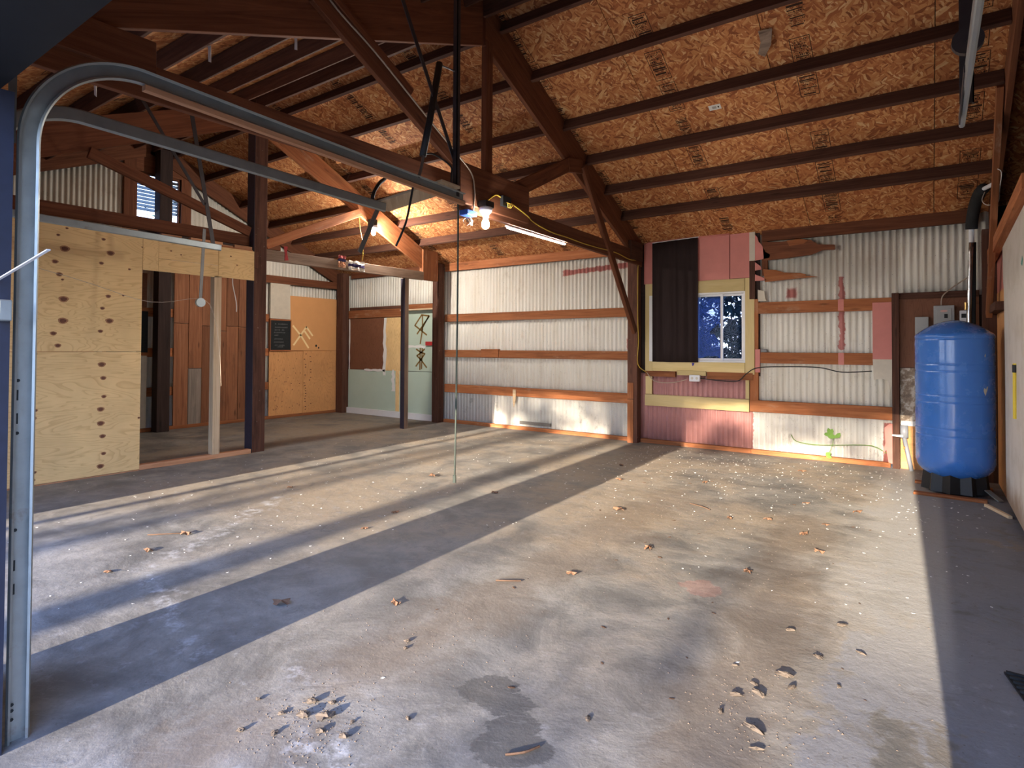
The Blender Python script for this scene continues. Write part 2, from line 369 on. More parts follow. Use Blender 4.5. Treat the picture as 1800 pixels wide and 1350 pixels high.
def mat_drywall():
    t = NT('white_drywall_sheet', .7, .25); p = t.pos(); z = t.xyz(p)[2]; n = t.noise(p, 4, 6, .65)
    c = t.mix(t.step(n, .4, .75), (.60,.56,.50), (.50,.45,.38))
    c = t.mix(t.mul(t.math('SUBTRACT', 1.0, t.step(t.math('ADD', z, t.math('MULTIPLY', n, -.3)), -.05, .16)), .8), c, (.25,.15,.08))
    sp = t.noise(p, 40, 4, .7); c = t.mix(t.math('MULTIPLY', t.step(sp, .68, .74), .6), c, (.12,.1,.09))
    t.color(c); return t.m
DRYW = mat_drywall()
BLACK = mat_plain('black_board', (.018,.02,.021), .75, .2, var=.4, scale=30)
BLKPL = mat_plain('black_plastic', (.012,.012,.013), .5, .35, var=.3)
CHALK = mat_plain('chalk', (.32,.33,.33), .9, .1)
def mat_galv():
    t = NT('galvanised_steel', .42, .5, .75); p = t.pos(); n = t.noise(p, 20, 5, .65); r = t.noise(p, 5, 6, .7)
    c = t.mix(n, (.24,.27,.275), (.39,.42,.42)); c = t.mix(t.math('MULTIPLY', t.step(r, .6, .75), .6), c, (.17,.12,.09)); t.color(c)
    t.set(t.b.inputs['Roughness'], t.ramp(n, [(.3, .35), (.7, .55)])); return t.m
GALV = mat_galv()
STEELD = mat_plain('dark_angle_iron', (.055,.045,.045), .5, .4, .5, var=.3)
STRAP = mat_plain('grey_steel_strap', (.16,.15,.14), .5, .4, .5, var=.25)
NAVY = mat_plain('navy_painted_trim', (.018,.022,.042), .45, .4, var=.35, scale=22)
def mat_tank():
    t = NT('blue_enamel', .22, .5); p = t.pos(); n = t.noise(p, 7, 5, .65)
    c = t.mix(n, (.035,.15,.50), (.045,.18,.56)); sp = t.noise(p, 42, 4, .7)
    c = t.mix(t.math('MULTIPLY', t.step(sp, .69, .73), .5), c, (.015,.03,.08))
    t.color(c); t.set(t.b.inputs['Roughness'], t.ramp(n, [(.3, .16), (.7, .34)])); t.b.inputs['Coat Weight'].default_value = .3; return t.m
TANK = mat_tank()
GREYBOX = mat_plain('grey_enamel_box', (.33,.34,.33), .45, .4, var=.08)
WHITEPL = mat_plain('white_plastic', (.72,.72,.73), .4, .4, var=.04)
PVC = mat_plain('grey_pvc_pipe', (.22,.23,.26), .45, .4, var=.1)
FOAM = mat_plain('black_pipe_foam', (.03,.03,.03), .9, .1, var=.25)
CHROME = mat_plain('bright_metal_pipe', (.55,.54,.52), .2, .5, .9, var=.2)
BRASS = mat_plain('brass', (.55,.36,.12), .35, .5, .9, var=.15)
YELC = mat_plain('yellow_cable', (.55,.36,.05), .5, .3, var=.1)
WIRE = mat_plain('tan_cable', (.42,.33,.25), .6, .3, var=.1)
WIREW = mat_plain('white_cord', (.66,.62,.56), .7, .2, var=.05)
BLKW = mat_plain('black_wire', (.018,.018,.02), .55, .3, var=.2)
ROPEG = mat_plain('dark_green_rope', (.05,.06,.05), .85, .15, var=.3, scale=80)
BLUEPL = mat_plain('blue_plastic_box', (.03,.10,.42), .45, .4)
REDP = mat_plain('red_plastic', (.40,.03,.03), .45, .4, var=.15)
YELP = mat_plain('yellow_paint', (.72,.52,.03), .45, .4, var=.08)
def mat_bulb():
    t = NT('frosted_bulb_glass', .25, .5); t.color((.75,.76,.76)); t.b.inputs['Transmission Weight'].default_value = .35; return t.m
def mat_fill_glow(name, col, strength):
    t = NT(name, .3, .4); t.color((.8,.8,.8)); t.b.inputs['Emission Color'].default_value = (*col, 1); t.b.inputs['Emission Strength'].default_value = strength; return t.m
BULB = mat_fill_glow('frosted_bulb_fill_glow', (1.0,.94,.87), 190); BULB2 = mat_fill_glow('small_bulb_fill_glow', (1.0,.93,.85), 1200); TUBE = mat_fill_glow('tube_fill_glow', (1.0,.95,.88), 150)  # glow added to fill the dark roof and left side; fittings are unlit
def mat_curtain():
    t = NT('dark_brown_curtain', .95, .05); p = t.pos(); n = t.noise(t.map(p, (40,40,3)), 1.0, 3, .6)
    t.color(t.mix(n, (.024,.016,.015), (.036,.025,.024))); return t.m
CURT = mat_curtain()
INK = mat_plain('stamp_ink', (.045,.024,.016), .85, .1, var=.3)
KNOT = mat_plain('pine_knot', (.14,.055,.032), .6, .25, var=.5, scale=60)
KNOTR = mat_plain('pine_knot_ring', (.36,.17,.08), .6, .25, var=.3, scale=60)
PENCIL = mat_plain('brown_marker_paint', (.20,.115,.03), .7, .2, var=.15)
TANMARK = mat_plain('tan_sprayed_mark', (.88,.66,.34), .7, .2, var=.12)
PAPER = mat_plain('paper_label', (.66,.64,.58), .7, .2, var=.05)
DRYLEAF = mat_plain('dry_leaf_brown', (.16,.085,.05), .8, .2, var=.45, scale=60)
MUDC = mat_plain('dried_mud', (.115,.09,.07), .95, .1, var=.35, scale=70)
BARKC = mat_plain('bark_chip', (.10,.06,.04), .9, .1, var=.35, scale=60)
FLAKE = mat_plain('white_paint_flake', (.74,.73,.71), .7, .2, var=.05)
VINE = mat_plain('green_vine', (.14,.26,.05), .6, .3, var=.25, scale=50)
BARK = mat_plain('tree_bark', (.10,.075,.055), .95, .1, var=.4, scale=9)
LEAFY = mat_plain('tree_leaf', (.03,.065,.018), .6, .3, var=.35, scale=6)
def mat_rhodo():
    t = NT('rhododendron_leaf', .4, .3); p = t.pos(); n = t.noise(p, 9, 4, .6)
    t.color(t.mix(n, (.012,.036,.022), (.034,.078,.052))); return t.m
RHODO = mat_rhodo()
def mat_ground():
    t = NT('yard_gravel_and_grass', .95, .1); p = t.pos(); n = t.noise(p, .6, 6, .65); m = t.noise(p, 9, 5, .7)
    t.color(t.mix(t.step(n, .4, .6), t.mix(m, (.17,.14,.11), (.27,.235,.2)), t.mix(m, (.05,.085,.025), (.11,.14,.05)))); return t.m
YARD = mat_ground()
def mat_glass(name, milky):
    t = NT(name, .08, .5); t.color((.50,.60,.82)); g = t.n('BsdfTransparent', {0: (.86,.90,.97)}); gl = t.n('BsdfGlossy', {'Roughness': .03})
    f = t.math('MULTIPLY', t.n('Fresnel', {'IOR': 1.45}).outputs[0], .12); m1 = t.n('MixShader'); t.t.links.new(f, m1.inputs[0]); t.t.links.new(g.outputs[0], m1.inputs[1]); t.t.links.new(gl.outputs[0], m1.inputs[2])
    tr = t.n('BsdfTranslucent', {0: (.16,.22,.42)}); m2 = t.n('MixShader', {0: milky}); t.t.links.new(m1.outputs[0], m2.inputs[1]); t.t.links.new(tr.outputs[0], m2.inputs[2])
    t.t.links.new(m2.outputs[0], t.out.inputs[0]); return t.m
GLASS = mat_glass('clear_window_glass', .03)
GLASSM = mat_glass('hazy_window_glass', .5)
HDR_ = mat_plain('black_painted_header', (.011,.0115,.013), .6, .2, var=.3, scale=12)
EXT = mat_plain('navy_siding', (.03,.035,.055), .6, .3, var=.15)
ROOFX = mat_plain('roof_shingle', (.06,.055,.055), .95, .1, var=.3)
# ------------------------------------------------------------------ setting: yard, slab, roof
RID = 4.3
def zr(Y): return 4.68 - (.48*(Y-RID) if Y > RID else .42*(RID-Y))
YB = 8.05                                                  # inner face of the back wall framing
structure(MB().box((-60,-80,-.34), (60,60,-.14)).build('ground', YARD))
fl = structure(MB().box((-10.15,.3,-.16), (.7,8.14,0)).build('floor', CONC, loc=(0,0,0)))
# apron in front of the doors
MB().box((-7,-6,-.16), (1.2,.295,-.012)).build('apron_slab', CONC, fl)

ceil = structure(MB(axis=(1,0,0)).prism([(-10.45,-.15,zr(-.15)+.03),(-10.45,RID,zr(RID)+.03),(-10.45,8.7,zr(8.7)+.03),(-10.45,8.7,zr(8.7)+.09),(-10.45,RID,zr(RID)+.09),(-10.45,-.15,zr(-.15)+.09)], (12.1,0,0)).build('ceiling', ROOFX, loc=(0,0,0)))
seams = [-1.18+1.24*k for k in range(-8, 5)]
PAN = {}
for i in range(len(seams)-1):
    x0, x1 = seams[i]+.003, seams[i+1]-.003
    x0 = max(x0, -10.2); x1 = min(x1, 1.5)
    if x1-x0 < .05: continue
    rows = [4.305,4.91,7.1,8.3] if i % 2 else [4.305,6.5,8.3]
    rowf = [4.295,3.2,1.0,.1] if i % 2 else [4.295,2.1,.1]
    for R in (rows, rowf):
        for a, b in zip(R[:-1], R[1:]):
            a2, b2 = (a+.002, b-.002) if b > a else (a-.002, b+.002)
            q = [(x0,a2,zr(a2)),(x1,a2,zr(a2)),(x1,b2,zr(b2)),(x0,b2,zr(b2))]
            if b < a: q = q[::-1]
            o = MB(axis=(1,0,0)).prism(q, (0,0,.012)).build('osb_panel', OSB, ceil)
            PAN[(i, min(a,b))] = (o, x0, x1, min(a2,b2), max(a2,b2))
# purlins between the trusses
PB = [4.62,5.17,5.82,6.36,6.87,7.36]; PF = [3.98,3.42,2.86,2.30,1.74,1.18]
nb = Vector((0,-.48,-1)).normalized(); nf = Vector((0,.42,-1)).normalized()
for k, (ys, nn) in enumerate(((PB, nb), (PF, nf))):
    for y in ys:
        for xa, xb in ((-10.12,-7.12), (-7.1,-3.43), (-3.375,.53)):
            jy = random.uniform(-.012,.012)
            c = Vector((0,y+jy,zr(y+jy))) + nn*.073
            MB().beam((xa,c.y,c.z),(xb,c.y,c.z), .040, .140, up=tuple(-nn)).build('purlin', W_PURLIN, ceil, bevel=.003)
for xa, xb in ((-10.12,-7.12), (-7.1,-3.43), (-3.375,.53)):     # ridge boards
    MB().box((xa,4.28,4.44),(xb,4.32,4.665)).build('ridge_board', W_PURLIN, ceil, bevel=.003)
# ink stamps printed down the sheets
def stamp(px, x0, wd, y0, y1, frame):
    m = MB()
    def P(x, y): return (x, y, zr(y)-.0009)
    def quad(xa, xb, ya, yb): m.add([P(xa,ya),P(xb,ya),P(xb,yb),P(xa,yb)], [(0,3,2,1)])
    if frame:
        quad(x0, x0+.006, y0, y1); quad(x0+wd-.006, x0+wd, y0, y1); quad(x0, x0+wd, y0, y0+.007); quad(x0, x0+wd, y1-.007, y1)
    y = y0+.02
    while y < y1-.03:
        h = random.choice((.009,.011,.011,.014,.02))
        if y+h > y1-.012: break
        x = x0+.012+random.random()*.02; xe = x0+wd-.012-random.random()*.03
        if random.random() < .38: quad(x, xe, y, y+h)
        else:
            while x < xe:
                b = random.uniform(.35,.8)*h
                if random.random() < .95:
                    quad(x, x+b*.32, y, y+h); quad(x+b*.32, x+b, y+(0 if random.random() < .5 else h*.68), y+h*.32 if random.random() < .4 else y+h)
                x += b+.004
        y += h+random.uniform(.004,.007)
    return m.build('ink_stamp', INK, px)
for i, s in enumerate(seams[:-1]):
    if s < -8.5: continue
    for key, (o, x0, x1, ya, yb) in list(PAN.items()):
        if key[0] != i: continue
        y = ya + random.uniform(.02,.12)
        first = True
        while y < yb-.25:
            L = random.uniform(.22,.42)
            if ya > 4.2 or random.random() < .3:
                stamp(o, s+.20+random.uniform(-.01,.01), .165, y, min(y+L, yb-.02), random.random() < .6)
            y += L+random.uniform(.02,.12)
# bar-code sticker and torn felt on the sheets
def on_roof(x, y, dz): return (x, y, zr(y)-dz)
po = [o for k,(o,x0,x1,ya,yb) in PAN.items() if x0 < -1.7 < x1 and ya < 6.1 < yb][0]
m = MB().prism([on_roof(-1.83,6.05,.001), on_roof(-1.71,6.05,.001), on_roof(-1.71,6.11,.001), on_roof(-1.83,6.11,.001)], (0,0,-.0008)); lab = m.build('barcode_sticker', PAPER, po)
m = MB()
for k in range(7): m.add([on_roof(-1.795+.006*k,6.066,.0024), on_roof(-1.792+.006*k,6.066,.0024), on_roof(-1.792+.006*k,6.095,.0024), on_roof(-1.795+.006*k,6.095,.0024)], [(0,1,2,3)])
m.add([on_roof(-1.742,6.07,.0024), on_roof(-1.728,6.07,.0024), on_roof(-1.728,6.09,.0024), on_roof(-1.742,6.09,.0024)], [(0,1,2,3)])
m.build('barcode_print', INK, lab)
m = MB()
m.prism([on_roof(-1.20,5.40,.02), on_roof(-1.09,5.41,.02), on_roof(-1.12,5.52,.05), on_roof(-1.19,5.60,.07), on_roof(-1.24,5.58,.05), on_roof(-1.20,5.50,.03)], (.003,.003,-.002))
m.build('torn_felt_flap', W_GREY, po)

# ------------------------------------------------------------------ corrugated sheet
def corr(parent, along, a0, a1, zlo, zhi, plane, mat=CORR, amp=.0100, pitch=.068, name='corrugated_sheet'):
    n = max(2, int(round((a1-a0)/pitch*8))); vs = []; fs = []
    f = lambda z, a: z(a) if callable(z) else z
    for i in range(n+1):
        a = a0+(a1-a0)*i/n; d = amp*math.cos(2*math.pi*a/pitch)
        for z in (f(zlo,a), f(zhi,a)):
            vs.append((a, plane+d, z) if along == 'x' else (plane+d, a, z))
    for i in range(n): fs.append((2*i, 2*i+2, 2*i+3, 2*i+1))
    m = MB(axis=(0,0,1)); m.add(vs, fs); o = m.build(name, mat, parent, smooth=True)
    sm = o.modifiers.new('gauge', 'SOLIDIFY'); sm.thickness = .0012; sm.offset = 0; return o

# ------------------------------------------------------------------ back wall
wb_ = structure(MB().box((-10.3,8.155,-.16),(1.5,8.16,.03)).build('wall_back', EXT, loc=(0,0,0)))
def sheets(parent, along, a0, a1, zlo, zhi, plane):
    n = max(1, int(round((a1-a0)/.62))); w_ = (a1-a0)/n
    for i in range(n): corr(parent, along, a0+i*w_-.015, a0+(i+1)*w_+.015, zlo, zhi, plane+(.0025 if i % 2 else 0))
top = lambda a: zr(8.12)+.01
sheets(wb_, 'x', -10.15, -7.3, 1.85, top, 8.12); sheets(wb_, 'x', -7.3, -3.42, .03, top, 8.12)
MB().box((-10.15,8.07,0),(-7.3,8.13,1.9)).build('backing_board', W_DARK, wb_)
sheets(wb_, 'x', -3.42, -1.88, .03, 1.12, 8.12); sheets(wb_, 'x', -1.88, -.27, .03, top, 8.12); sheets(wb_, 'x', -.27, .62, 1.9, top, 8.12)
MB().box((-.27,8.10,0),(.62,8.14,1.95)).build('backing_board', W_DARK, wb_)
MB().box((.6,8.05,0),(1.5,8.14,3.0)).build('backing_board', W_DARK, wb_)
def girt(x0, x1, z0, z1, mat=W_GIRT, y0=YB, y1=8.105, name='girt', dz=0): 
    return MB().beam((x0,(y0+y1)/2,(z0+z1)/2),(x1,(y0+y1)/2,(z0+z1)/2+dz), y1-y0, z1-z0).build(name, mat, wb_, bevel=.003)
for z0, z1 in ((.545,.69),(1.18,1.31),(1.82,1.955)):
    girt(-7.2,-3.55,z0,z1)
    if z0 > 1: girt(-1.8,-.34 if z0 < 1.5 else -.34,z0-.01,z1)
girt(-1.9,-.34,.54,.69); girt(-.34,.45,1.93,2.0, W_POST)
girt(-7.2,-3.5,2.74,2.89, W_GIRT, dz=.0); girt(-1.75,.45,2.74,2.89, W_RAFTER); girt(-9.8,-7.36,2.77,2.9, W_RAFTER)
girt(-3.55,-1.75,2.885,2.96, W_RAFTER)
for a, b in ((-7.2,-3.55),(-3.4,-1.88),(-1.88,-.36)): girt(a,b,0,.055, W_GIRT, 8.03, 8.1, 'sill_plate')
girt(-6.34,-5.97,1.31,1.328, W_GIRT, 8.03, 8.1, 'scab_board'); girt(-6.34,-5.97,1.19,1.322, W_GIRT, 8.038, 8.05, 'scab_board')
# splinter of wood hanging on the lowest girt
MB().prism([(-5.66,8.046,.66),(-5.60,8.046,.66),(-5.60,8.046,.50),(-5.64,8.046,.36),(-5.66,8.046,.46)], (0,-.012,0)).build('wood_splinter', W_STUD, wb_)
# dark weather strip at the foot of the wall
girt(-5.55,-4.95,.09,.14, STRAP, 8.075, 8.1, 'metal_patch')
# green drywall bay in the corner
def panel(x0, x1, z0, z1, mat, y=7.985, t=.014, name='wall_panel'): return MB().box((x0,y,z0),(x1,y+t,z1)).build(name, mat, wb_, bevel=.0015)
panel(-9.8,-7.36,.0,.895,GREEN, 8.0, name='drywall_panel'); panel(-8.13,-7.36,.905,2.06,GREEN, 8.0, name='drywall_panel')
panel(-9.77,-8.74,.90,1.93,PLYB, 7.995, name='plywood_panel'); panel(-8.73,-8.14,.897,1.93,PLY, 8.0, name='plywood_panel')
panel(-8.40,-8.30,.12,.9,PLY, 7.992, name='plywood_panel')
def ragged(x0, x1, z0, z1, y, mat, name, n=9, amp=.02, vert=True):
    L = []; Rr = []
    for i in range(n+1):
        t = i/n
        if vert: L.append((x0+random.uniform(-amp,amp), y, z0+(z1-z0)*t)); Rr.append((x1+random.uniform(-amp,amp), y, z0+(z1-z0)*t))
        else: L.append((x0+(x1-x0)*t, y, z0+random.uniform(-amp,amp))); Rr.append((x0+(x1-x0)*t, y, z1+random.uniform(-amp,amp)))
    return MB().prism(L+Rr[::-1], (0,-.003,0)).build(name, mat, wb_)
ragged(-8.75,-8.67,.80,1.93,7.993,MUDW,'joint_compound'); ragged(-9.78,-9.745,.9,1.93,7.994,MUDW,'joint_compound',amp=.008)
ragged(-9.3,-8.7,.875,.915,7.993,MUDW,'joint_compound',vert=False,amp=.012); ragged(-8.5,-8.42,.5,.92,7.99,MUDW,'joint_compound')
ragged(-8.12,-7.62,1.34,1.385,7.998,MUDW,'joint_compound',vert=False,amp=.012); ragged(-8.13,-8.07,.1,2.05,7.998,MUDW,'joint_compound',n=14,amp=.01)
girt(-9.8,-8.13,1.94,2.1,W_GIRT,7.99,8.06); girt(-9.78,-8.2,2.1,2.16,W_POST,8.0,8.06)
MB().box((-8.2,7.90,2.045),(-7.33,8.05,2.07)).build('shelf_board', W_STUD, wb_); MB().box((-8.2,8.02,2.07),(-7.33,8.06,2.17)).build('girt', W_GIRT, wb_)
structure(MB().box((-9.82,7.975,0),(-7.37,7.998,.115)).build('baseboard_back', WHITEP))
# painted marks on the green board
def stroke(m, pts, w_, place):
    for a, b in zip(pts[:-1], pts[1:]):
        a, b = Vector((a[0],a[1])), Vector((b[0],b[1])); d = (b-a).normalized(); n = Vector((-d.y,d.x))*w_/2; a = a-d*w_*.3; b = b+d*w_*.3
        m.add([place(*(a+n)),place(*(a-n)),place(*(b-n)),place(*(b+n))], [(0,1,2,3)])
def marks(parent_obj, lists, w_, place, ext, mat, name):
    m = MB()
    for l in lists: stroke(m, l, w_, place)
    o = m.build(name, mat, parent_obj); s = o.modifiers.new('film','SOLIDIFY'); s.thickness = .0008; s.offset = 0; return o
gl = [[(-7.728,1.951),(-7.896,1.765),(-7.595,1.586)],[(-7.835,1.607),(-7.535,1.927)],[(-7.728,1.96),(-7.541,1.936),(-7.725,1.687)],[(-7.702,1.95),(-7.699,1.686),(-7.755,1.423)],
      [(-7.852,1.318),(-7.73,1.255),(-7.636,1.235),(-7.732,1.13),(-7.861,1.0)],[(-7.644,1.319),(-7.734,1.253),(-7.837,1.195),(-7.732,1.121),(-7.589,.983)],[(-7.754,1.333),(-7.759,.941)],[(-7.702,1.333),(-7.717,.957)]]
marks(wb_, gl, .03, lambda x,z: (x,7.996,z), None, PENCIL, 'painted_rune_marks')
MB().box((-7.60,7.97,1.39),(-7.37,7.995,1.46)).build('red_bracket', REDP, wb_)

for z0, z1 in ((1.818,1.957),(1.168,1.312)): MB().box((-.885,8.0485,z0),(-.825,8.05,z1)).build('paint_stripe', PINK, wb_)
# window bay: pink sheet, yellow boards
panel(-3.36,-2.157,2.28,2.885,PINK,8.06,.02,'pink_sheathing_panel'); panel(-2.147,-1.9,2.285,2.89,PINK,8.056,.02,'pink_sheathing_panel')
panel(-3.56,-1.78,2.118,2.97,W_DARK,8.085,.02,'backing_board'); panel(-3.56,-3.228,1.0,2.117,W_DARK,8.085,.02,'backing_board'); panel(-1.945,-1.78,1.0,2.117,W_DARK,8.085,.02,'backing_board')
MB().box((-3.27,8.038,1.17),(-3.215,8.06,2.11)).build('trim_board', WHITEP, wb_)
MB().tube([(-3.33,8.045,2.845),(-3.29,8.04,2.868),(-2.8,8.04,2.88),(-2.15,8.042,2.885)], .013, 8).build('rolled_sheathing_edge', PINK, wb_, smooth=True)
def yb(x0,x1,z0,z1,mat=YELL,y=8.045,t=.03,name='painted_board'): return MB().box((x0,y,z0),(x1,y+t,z1)).build(name, mat, wb_, bevel=.002)
yb(-3.335,-3.225,1.02,2.28); yb(-3.225,-1.96,2.115,2.28); yb(-1.955,-1.84,1.02,2.28); yb(-3.225,-1.96,1.035,1.17)
yb(-3.33,-2.89,.955,1.032,W_GIRT,8.04,.05); yb(-2.45,-1.86,.945,1.04,W_GIRT,8.04,.05); yb(-2.86,-2.46,.985,1.05,YELL,8.025,.05)
yb(-3.335,-1.905,.535,.695,YELL,8.035,.06); yb(-3.335,-3.24,.7,1.02,YELL,8.06,.03); yb(-1.955,-1.91,.7,.945,YELL,8.06,.03)
yb(-1.9,-1.795,.69,2.0,W_GIRT,8.05,.055,'stud'); yb(-1.9,-1.83,2.0,2.5,W_POST,8.04,.06,'stud'); yb(-1.9,-1.83,2.5,2.875,CREAM,8.04,.06,'stud')
yb(-1.75,-1.68,2.3,2.85,W_RAFTER,8.06,.04,'stud'); yb(-1.83,-1.77,1.05,1.35,PINK,8.04,.012)
# torn sheathing beyond the window
def torn(pts, y, mat, name, t=.012): return MB().prism([(x,y,z) for x,z in pts], (0,-t,0)).build(name, mat, wb_)
torn([(-1.83,2.84),(-1.80,2.80),(-1.785,2.74),(-1.75,2.70),(-1.70,2.60),(-1.64,2.56),(-1.66,2.52),(-1.83,2.50)], 8.052, PINK, 'torn_sheathing')
torn([(-1.83,2.48),(-1.76,2.42),(-1.75,2.38),(-1.83,2.37)], 8.052, PINK, 'torn_sheathing'); torn([(-1.83,2.32),(-1.72,2.27),(-1.68,2.235),(-1.83,2.235)], 8.052, PINK, 'torn_sheathing')
torn([(-1.74,2.73),(-1.5,2.715),(-1.3,2.73),(-1.17,2.70),(-1.1,2.64),(-.92,2.62),(-.91,2.56),(-1.05,2.565),(-1.17,2.52),(-1.45,2.50),(-1.72,2.49)], 8.06, W_RAFTER, 'splintered_board', .02)
torn([(-1.45,2.72),(-1.30,2.73),(-1.20,2.70),(-1.25,2.665),(-1.42,2.65)], 8.039, W_GIRT, 'splintered_board', .008)
torn([(-1.73,2.38),(-1.58,2.36),(-1.48,2.32),(-1.3,2.305),(-1.23,2.28),(-1.25,2.265),(-1.10,2.245),(-1.35,2.235),(-1.71,2.215)], 8.06, W_GIRT, 'splintered_board', .02)
torn([(-1.80,2.12),(-1.72,2.10),(-1.71,2.0),(-1.69,1.97),(-1.80,1.97)], 8.07, CREAM, 'torn_sheathing')
# wall around the electrical panel
yb(-.34,-.27,0,2.0,W_POST,8.0,.09,'stud'); yb(-.53,-.34,1.24,1.9,PINK,8.03,.015)
torn([(-.53,1.25),(-.34,1.25),(-.335,1.0),(-.36,.86),(-.38,1.0),(-.45,1.02),(-.52,1.0)], 8.045, CREAM, 'torn_sheathing'); torn([(-.37,.5),(-.34,.5),(-.34,.05),(-.38,.05),(-.40,.2),(-.44,.14),(-.41,.28),(-.42,.45)], 8.05, PINK, 'torn_sheathing')
yb(-.27,.45,1.15,1.93,PLYB,8.07,.02,'plywood_panel'); yb(-.265,.45,.5,1.145,PEEL,8.07,.02,'plaster_board'); yb(-.265,.45,.0,.49,PLYO,8.07,.02,'plywood_panel')
yb(-.26,.1,.49,.545,WHITEP,8.04,.04,'trim_board')

# window with a sliding sash
wn = struct_root('window_1', (-2.585,8.06,1.18))
def wbx(a, b, name, mat, par=wn): return MB().box(a, b).build(name, mat, par, bevel=.002)
wbx((-3.225,8.055,1.17),(-1.95,8.12,1.195),'window_frame',WHITEP); wbx((-3.225,8.055,2.09),(-1.95,8.12,2.115),'window_frame',WHITEP)
wbx((-3.225,8.055,1.195),(-3.195,8.12,2.09),'window_frame',WHITEP); wbx((-1.978,8.055,1.195),(-1.95,8.12,2.09),'window_frame',WHITEP)
for nm, x0, x1, y in (('sash',-3.19,-2.245,8.065),('sash',-2.60,-1.98,8.095)):
    m = MB(); t = .028
    m.box((x0,y,1.197),(x1,y+.02,1.197+t)); m.box((x0,y,2.088-t),(x1,y+.02,2.088)); m.box((x0,y,1.225),(x0+.026,y+.02,2.06)); m.box((x1-.03,y,1.225),(x1,y+.02,2.06))
    s_ = m.build(nm, WHITEP, wn)
    if x0 < -3:   # hazy broken pane: jagged hole
        z0, z1 = 1.225, 2.06
        hole = [(-2.275,1.62),(-2.31,1.69),(-2.36,1.645),(-2.42,1.585),(-2.43,1.555),(-2.36,1.55),(-2.33,1.50),(-2.29,1.47),(-2.275,1.44)]
        pts = [(x0+.02,z0),(-2.55,z0),(-2.43,1.262),(-2.40,1.252),(-2.33,1.262),(-2.30,1.232),(-2.275,1.225)] + hole[::-1] + [(-2.275,z1),(x0+.02,z1)]
        MB().prism([(a,y+.008,b) for a,b in pts], (0,.003,0)).build('pane', GLASSM, s_)
    else: MB().box((x0+.02,y+.008,1.225),(x1-.02,y+.011,2.06)).build('pane', GLASS, s_)

# ------------------------------------------------------------------ left gable wall
XG = -10.08
wl_ = structure(MB().box((-10.19,-.1,-.16),(-10.185,8.2,.03)).build('wall_left', EXT, loc=(0,0,0)))
gt = lambda a: zr(a)+.01
for a0, a1, lo, hi in ((.3,4.08,.03,gt),(4.74,8.12,.03,gt)): sheets(wl_, 'y', a0, a1, lo, hi, -10.14)
sheets(wl_, 'y', 4.08, 4.74, .03, 3.27, -10.14); sheets(wl_, 'y', 4.08, 4.74, 4.1, gt, -10.14)
def lg(y0,y1,z0,z1,mat=W_GIRT,x0=XG,x1=-10.125,name='girt'): return MB().beam(((x0+x1)/2,y0,(z0+z1)/2),((x0+x1)/2,y1,(z0+z1)/2), abs(x1-x0), z1-z0).build(name, mat, wl_, bevel=.003)
for z in (.55,1.18,1.82): lg(.6,8.0,z,z+.14)
lg(.6,4.0,3.2,3.38,W_RAFTER); lg(4.9,6.6,3.18,3.3,W_RAFTER); lg(3.9,6.2,3.05,3.17,W_DARK,-10.02,-10.07); lg(6.25,8.0,2.55,2.69,W_RAFTER,-10.03,-10.08); lg(.6,8.0,0,.055,W_GIRT,-10.04,-10.12,'sill_plate')
lg(.6,4.3,3.78,4.0,W_DARK,-10.02,-10.07) if False else None
for a, b in (((.6),(RID)),((RID),(8.1))):      # gable rafters under the sheathing
    MB().beam((-10.06,a,zr(a)-.16),(-10.06,b,zr(b)-.16),.05,.27).build('gable_rafter', W_RAFTER, wl_, bevel=.003)
for y0, y1 in ((3.9,4.07),(4.75,4.91)): MB().box((-10.12,y0,3.05),(-10.06,y1,4.45)).build('vent_stud', W_RAFTER, wl_, bevel=.003)
MB().box((-10.11,4.07,4.10),(-10.06,4.75,4.5)).build('vent_header', W_RAFTER, wl_)
# planks, sheets and boards on the gable wall
y = 4.66; k = 0
for w_ in (.235,.22,.21,.215,.22,.22,.23,.2):
    if y+w_ > 6.24: break
    zc = [1.73, .98, 1.70, 1.62, 1.71, 1.70, 1.2, 1.5][k]
    MB().box((-10.075,y,.03),(-10.05+random.uniform(-.004,.004),y+w_-.006,zc-.003)).build('plank', W_PLANKG if k == 1 else W_PLANK, wl_, bevel=.002)
    MB().box((-10.075,y,zc+.003),(-10.05+random.uniform(-.004,.004),y+w_-.006,2.62)).build('plank', W_PLANK, wl_, bevel=.002)
    y += w_; k += 1
def lp(y0,y1,z0,z1,mat,name='plywood_panel',x=-10.06,t=.02): return MB().box((x-t,y0,z0),(x,y1,z1)).build(name, mat, wl_, bevel=.0015)
lp(6.37,7.10,.04,1.265,PLYO); lp(7.105,7.905,.04,1.275,PLYO); hb = lp(6.80,7.92,1.28,2.34,HARD,'hardboard_panel')
lp(7.95,8.05,.03,1.88,W_GIRT,'corner_board'); lp(7.95,8.05,1.885,2.30,W_GIRT,'corner_board')
lp(7.915,7.945,.03,2.3,MUDW,'joint_compound',-10.068,.01)
marks(wl_, [[(6.871,1.756),(7.043,1.574),(7.219,1.336)],[(6.887,1.389),(7.167,1.746)],[(7.167,1.746),(7.31,1.579)],[(7.133,1.655),(7.246,1.517)]], .036, lambda y,z: (-10.0585,y,z), None, TANMARK, 'painted_rune_marks')
m = MB(); m.prism([(-10.0595,7.40+.022*math.cos(a*.7),1.375+.026*math.sin(a*.7)) for a in range(9)], (.001,0,0)); m.prism([(-10.0595,7.46+.015*math.cos(a*.7),1.335+.02*math.sin(a*.7)) for a in range(9)], (.001,0,0)); m.build('punched_hole', BLACK, wl_)
m = MB()
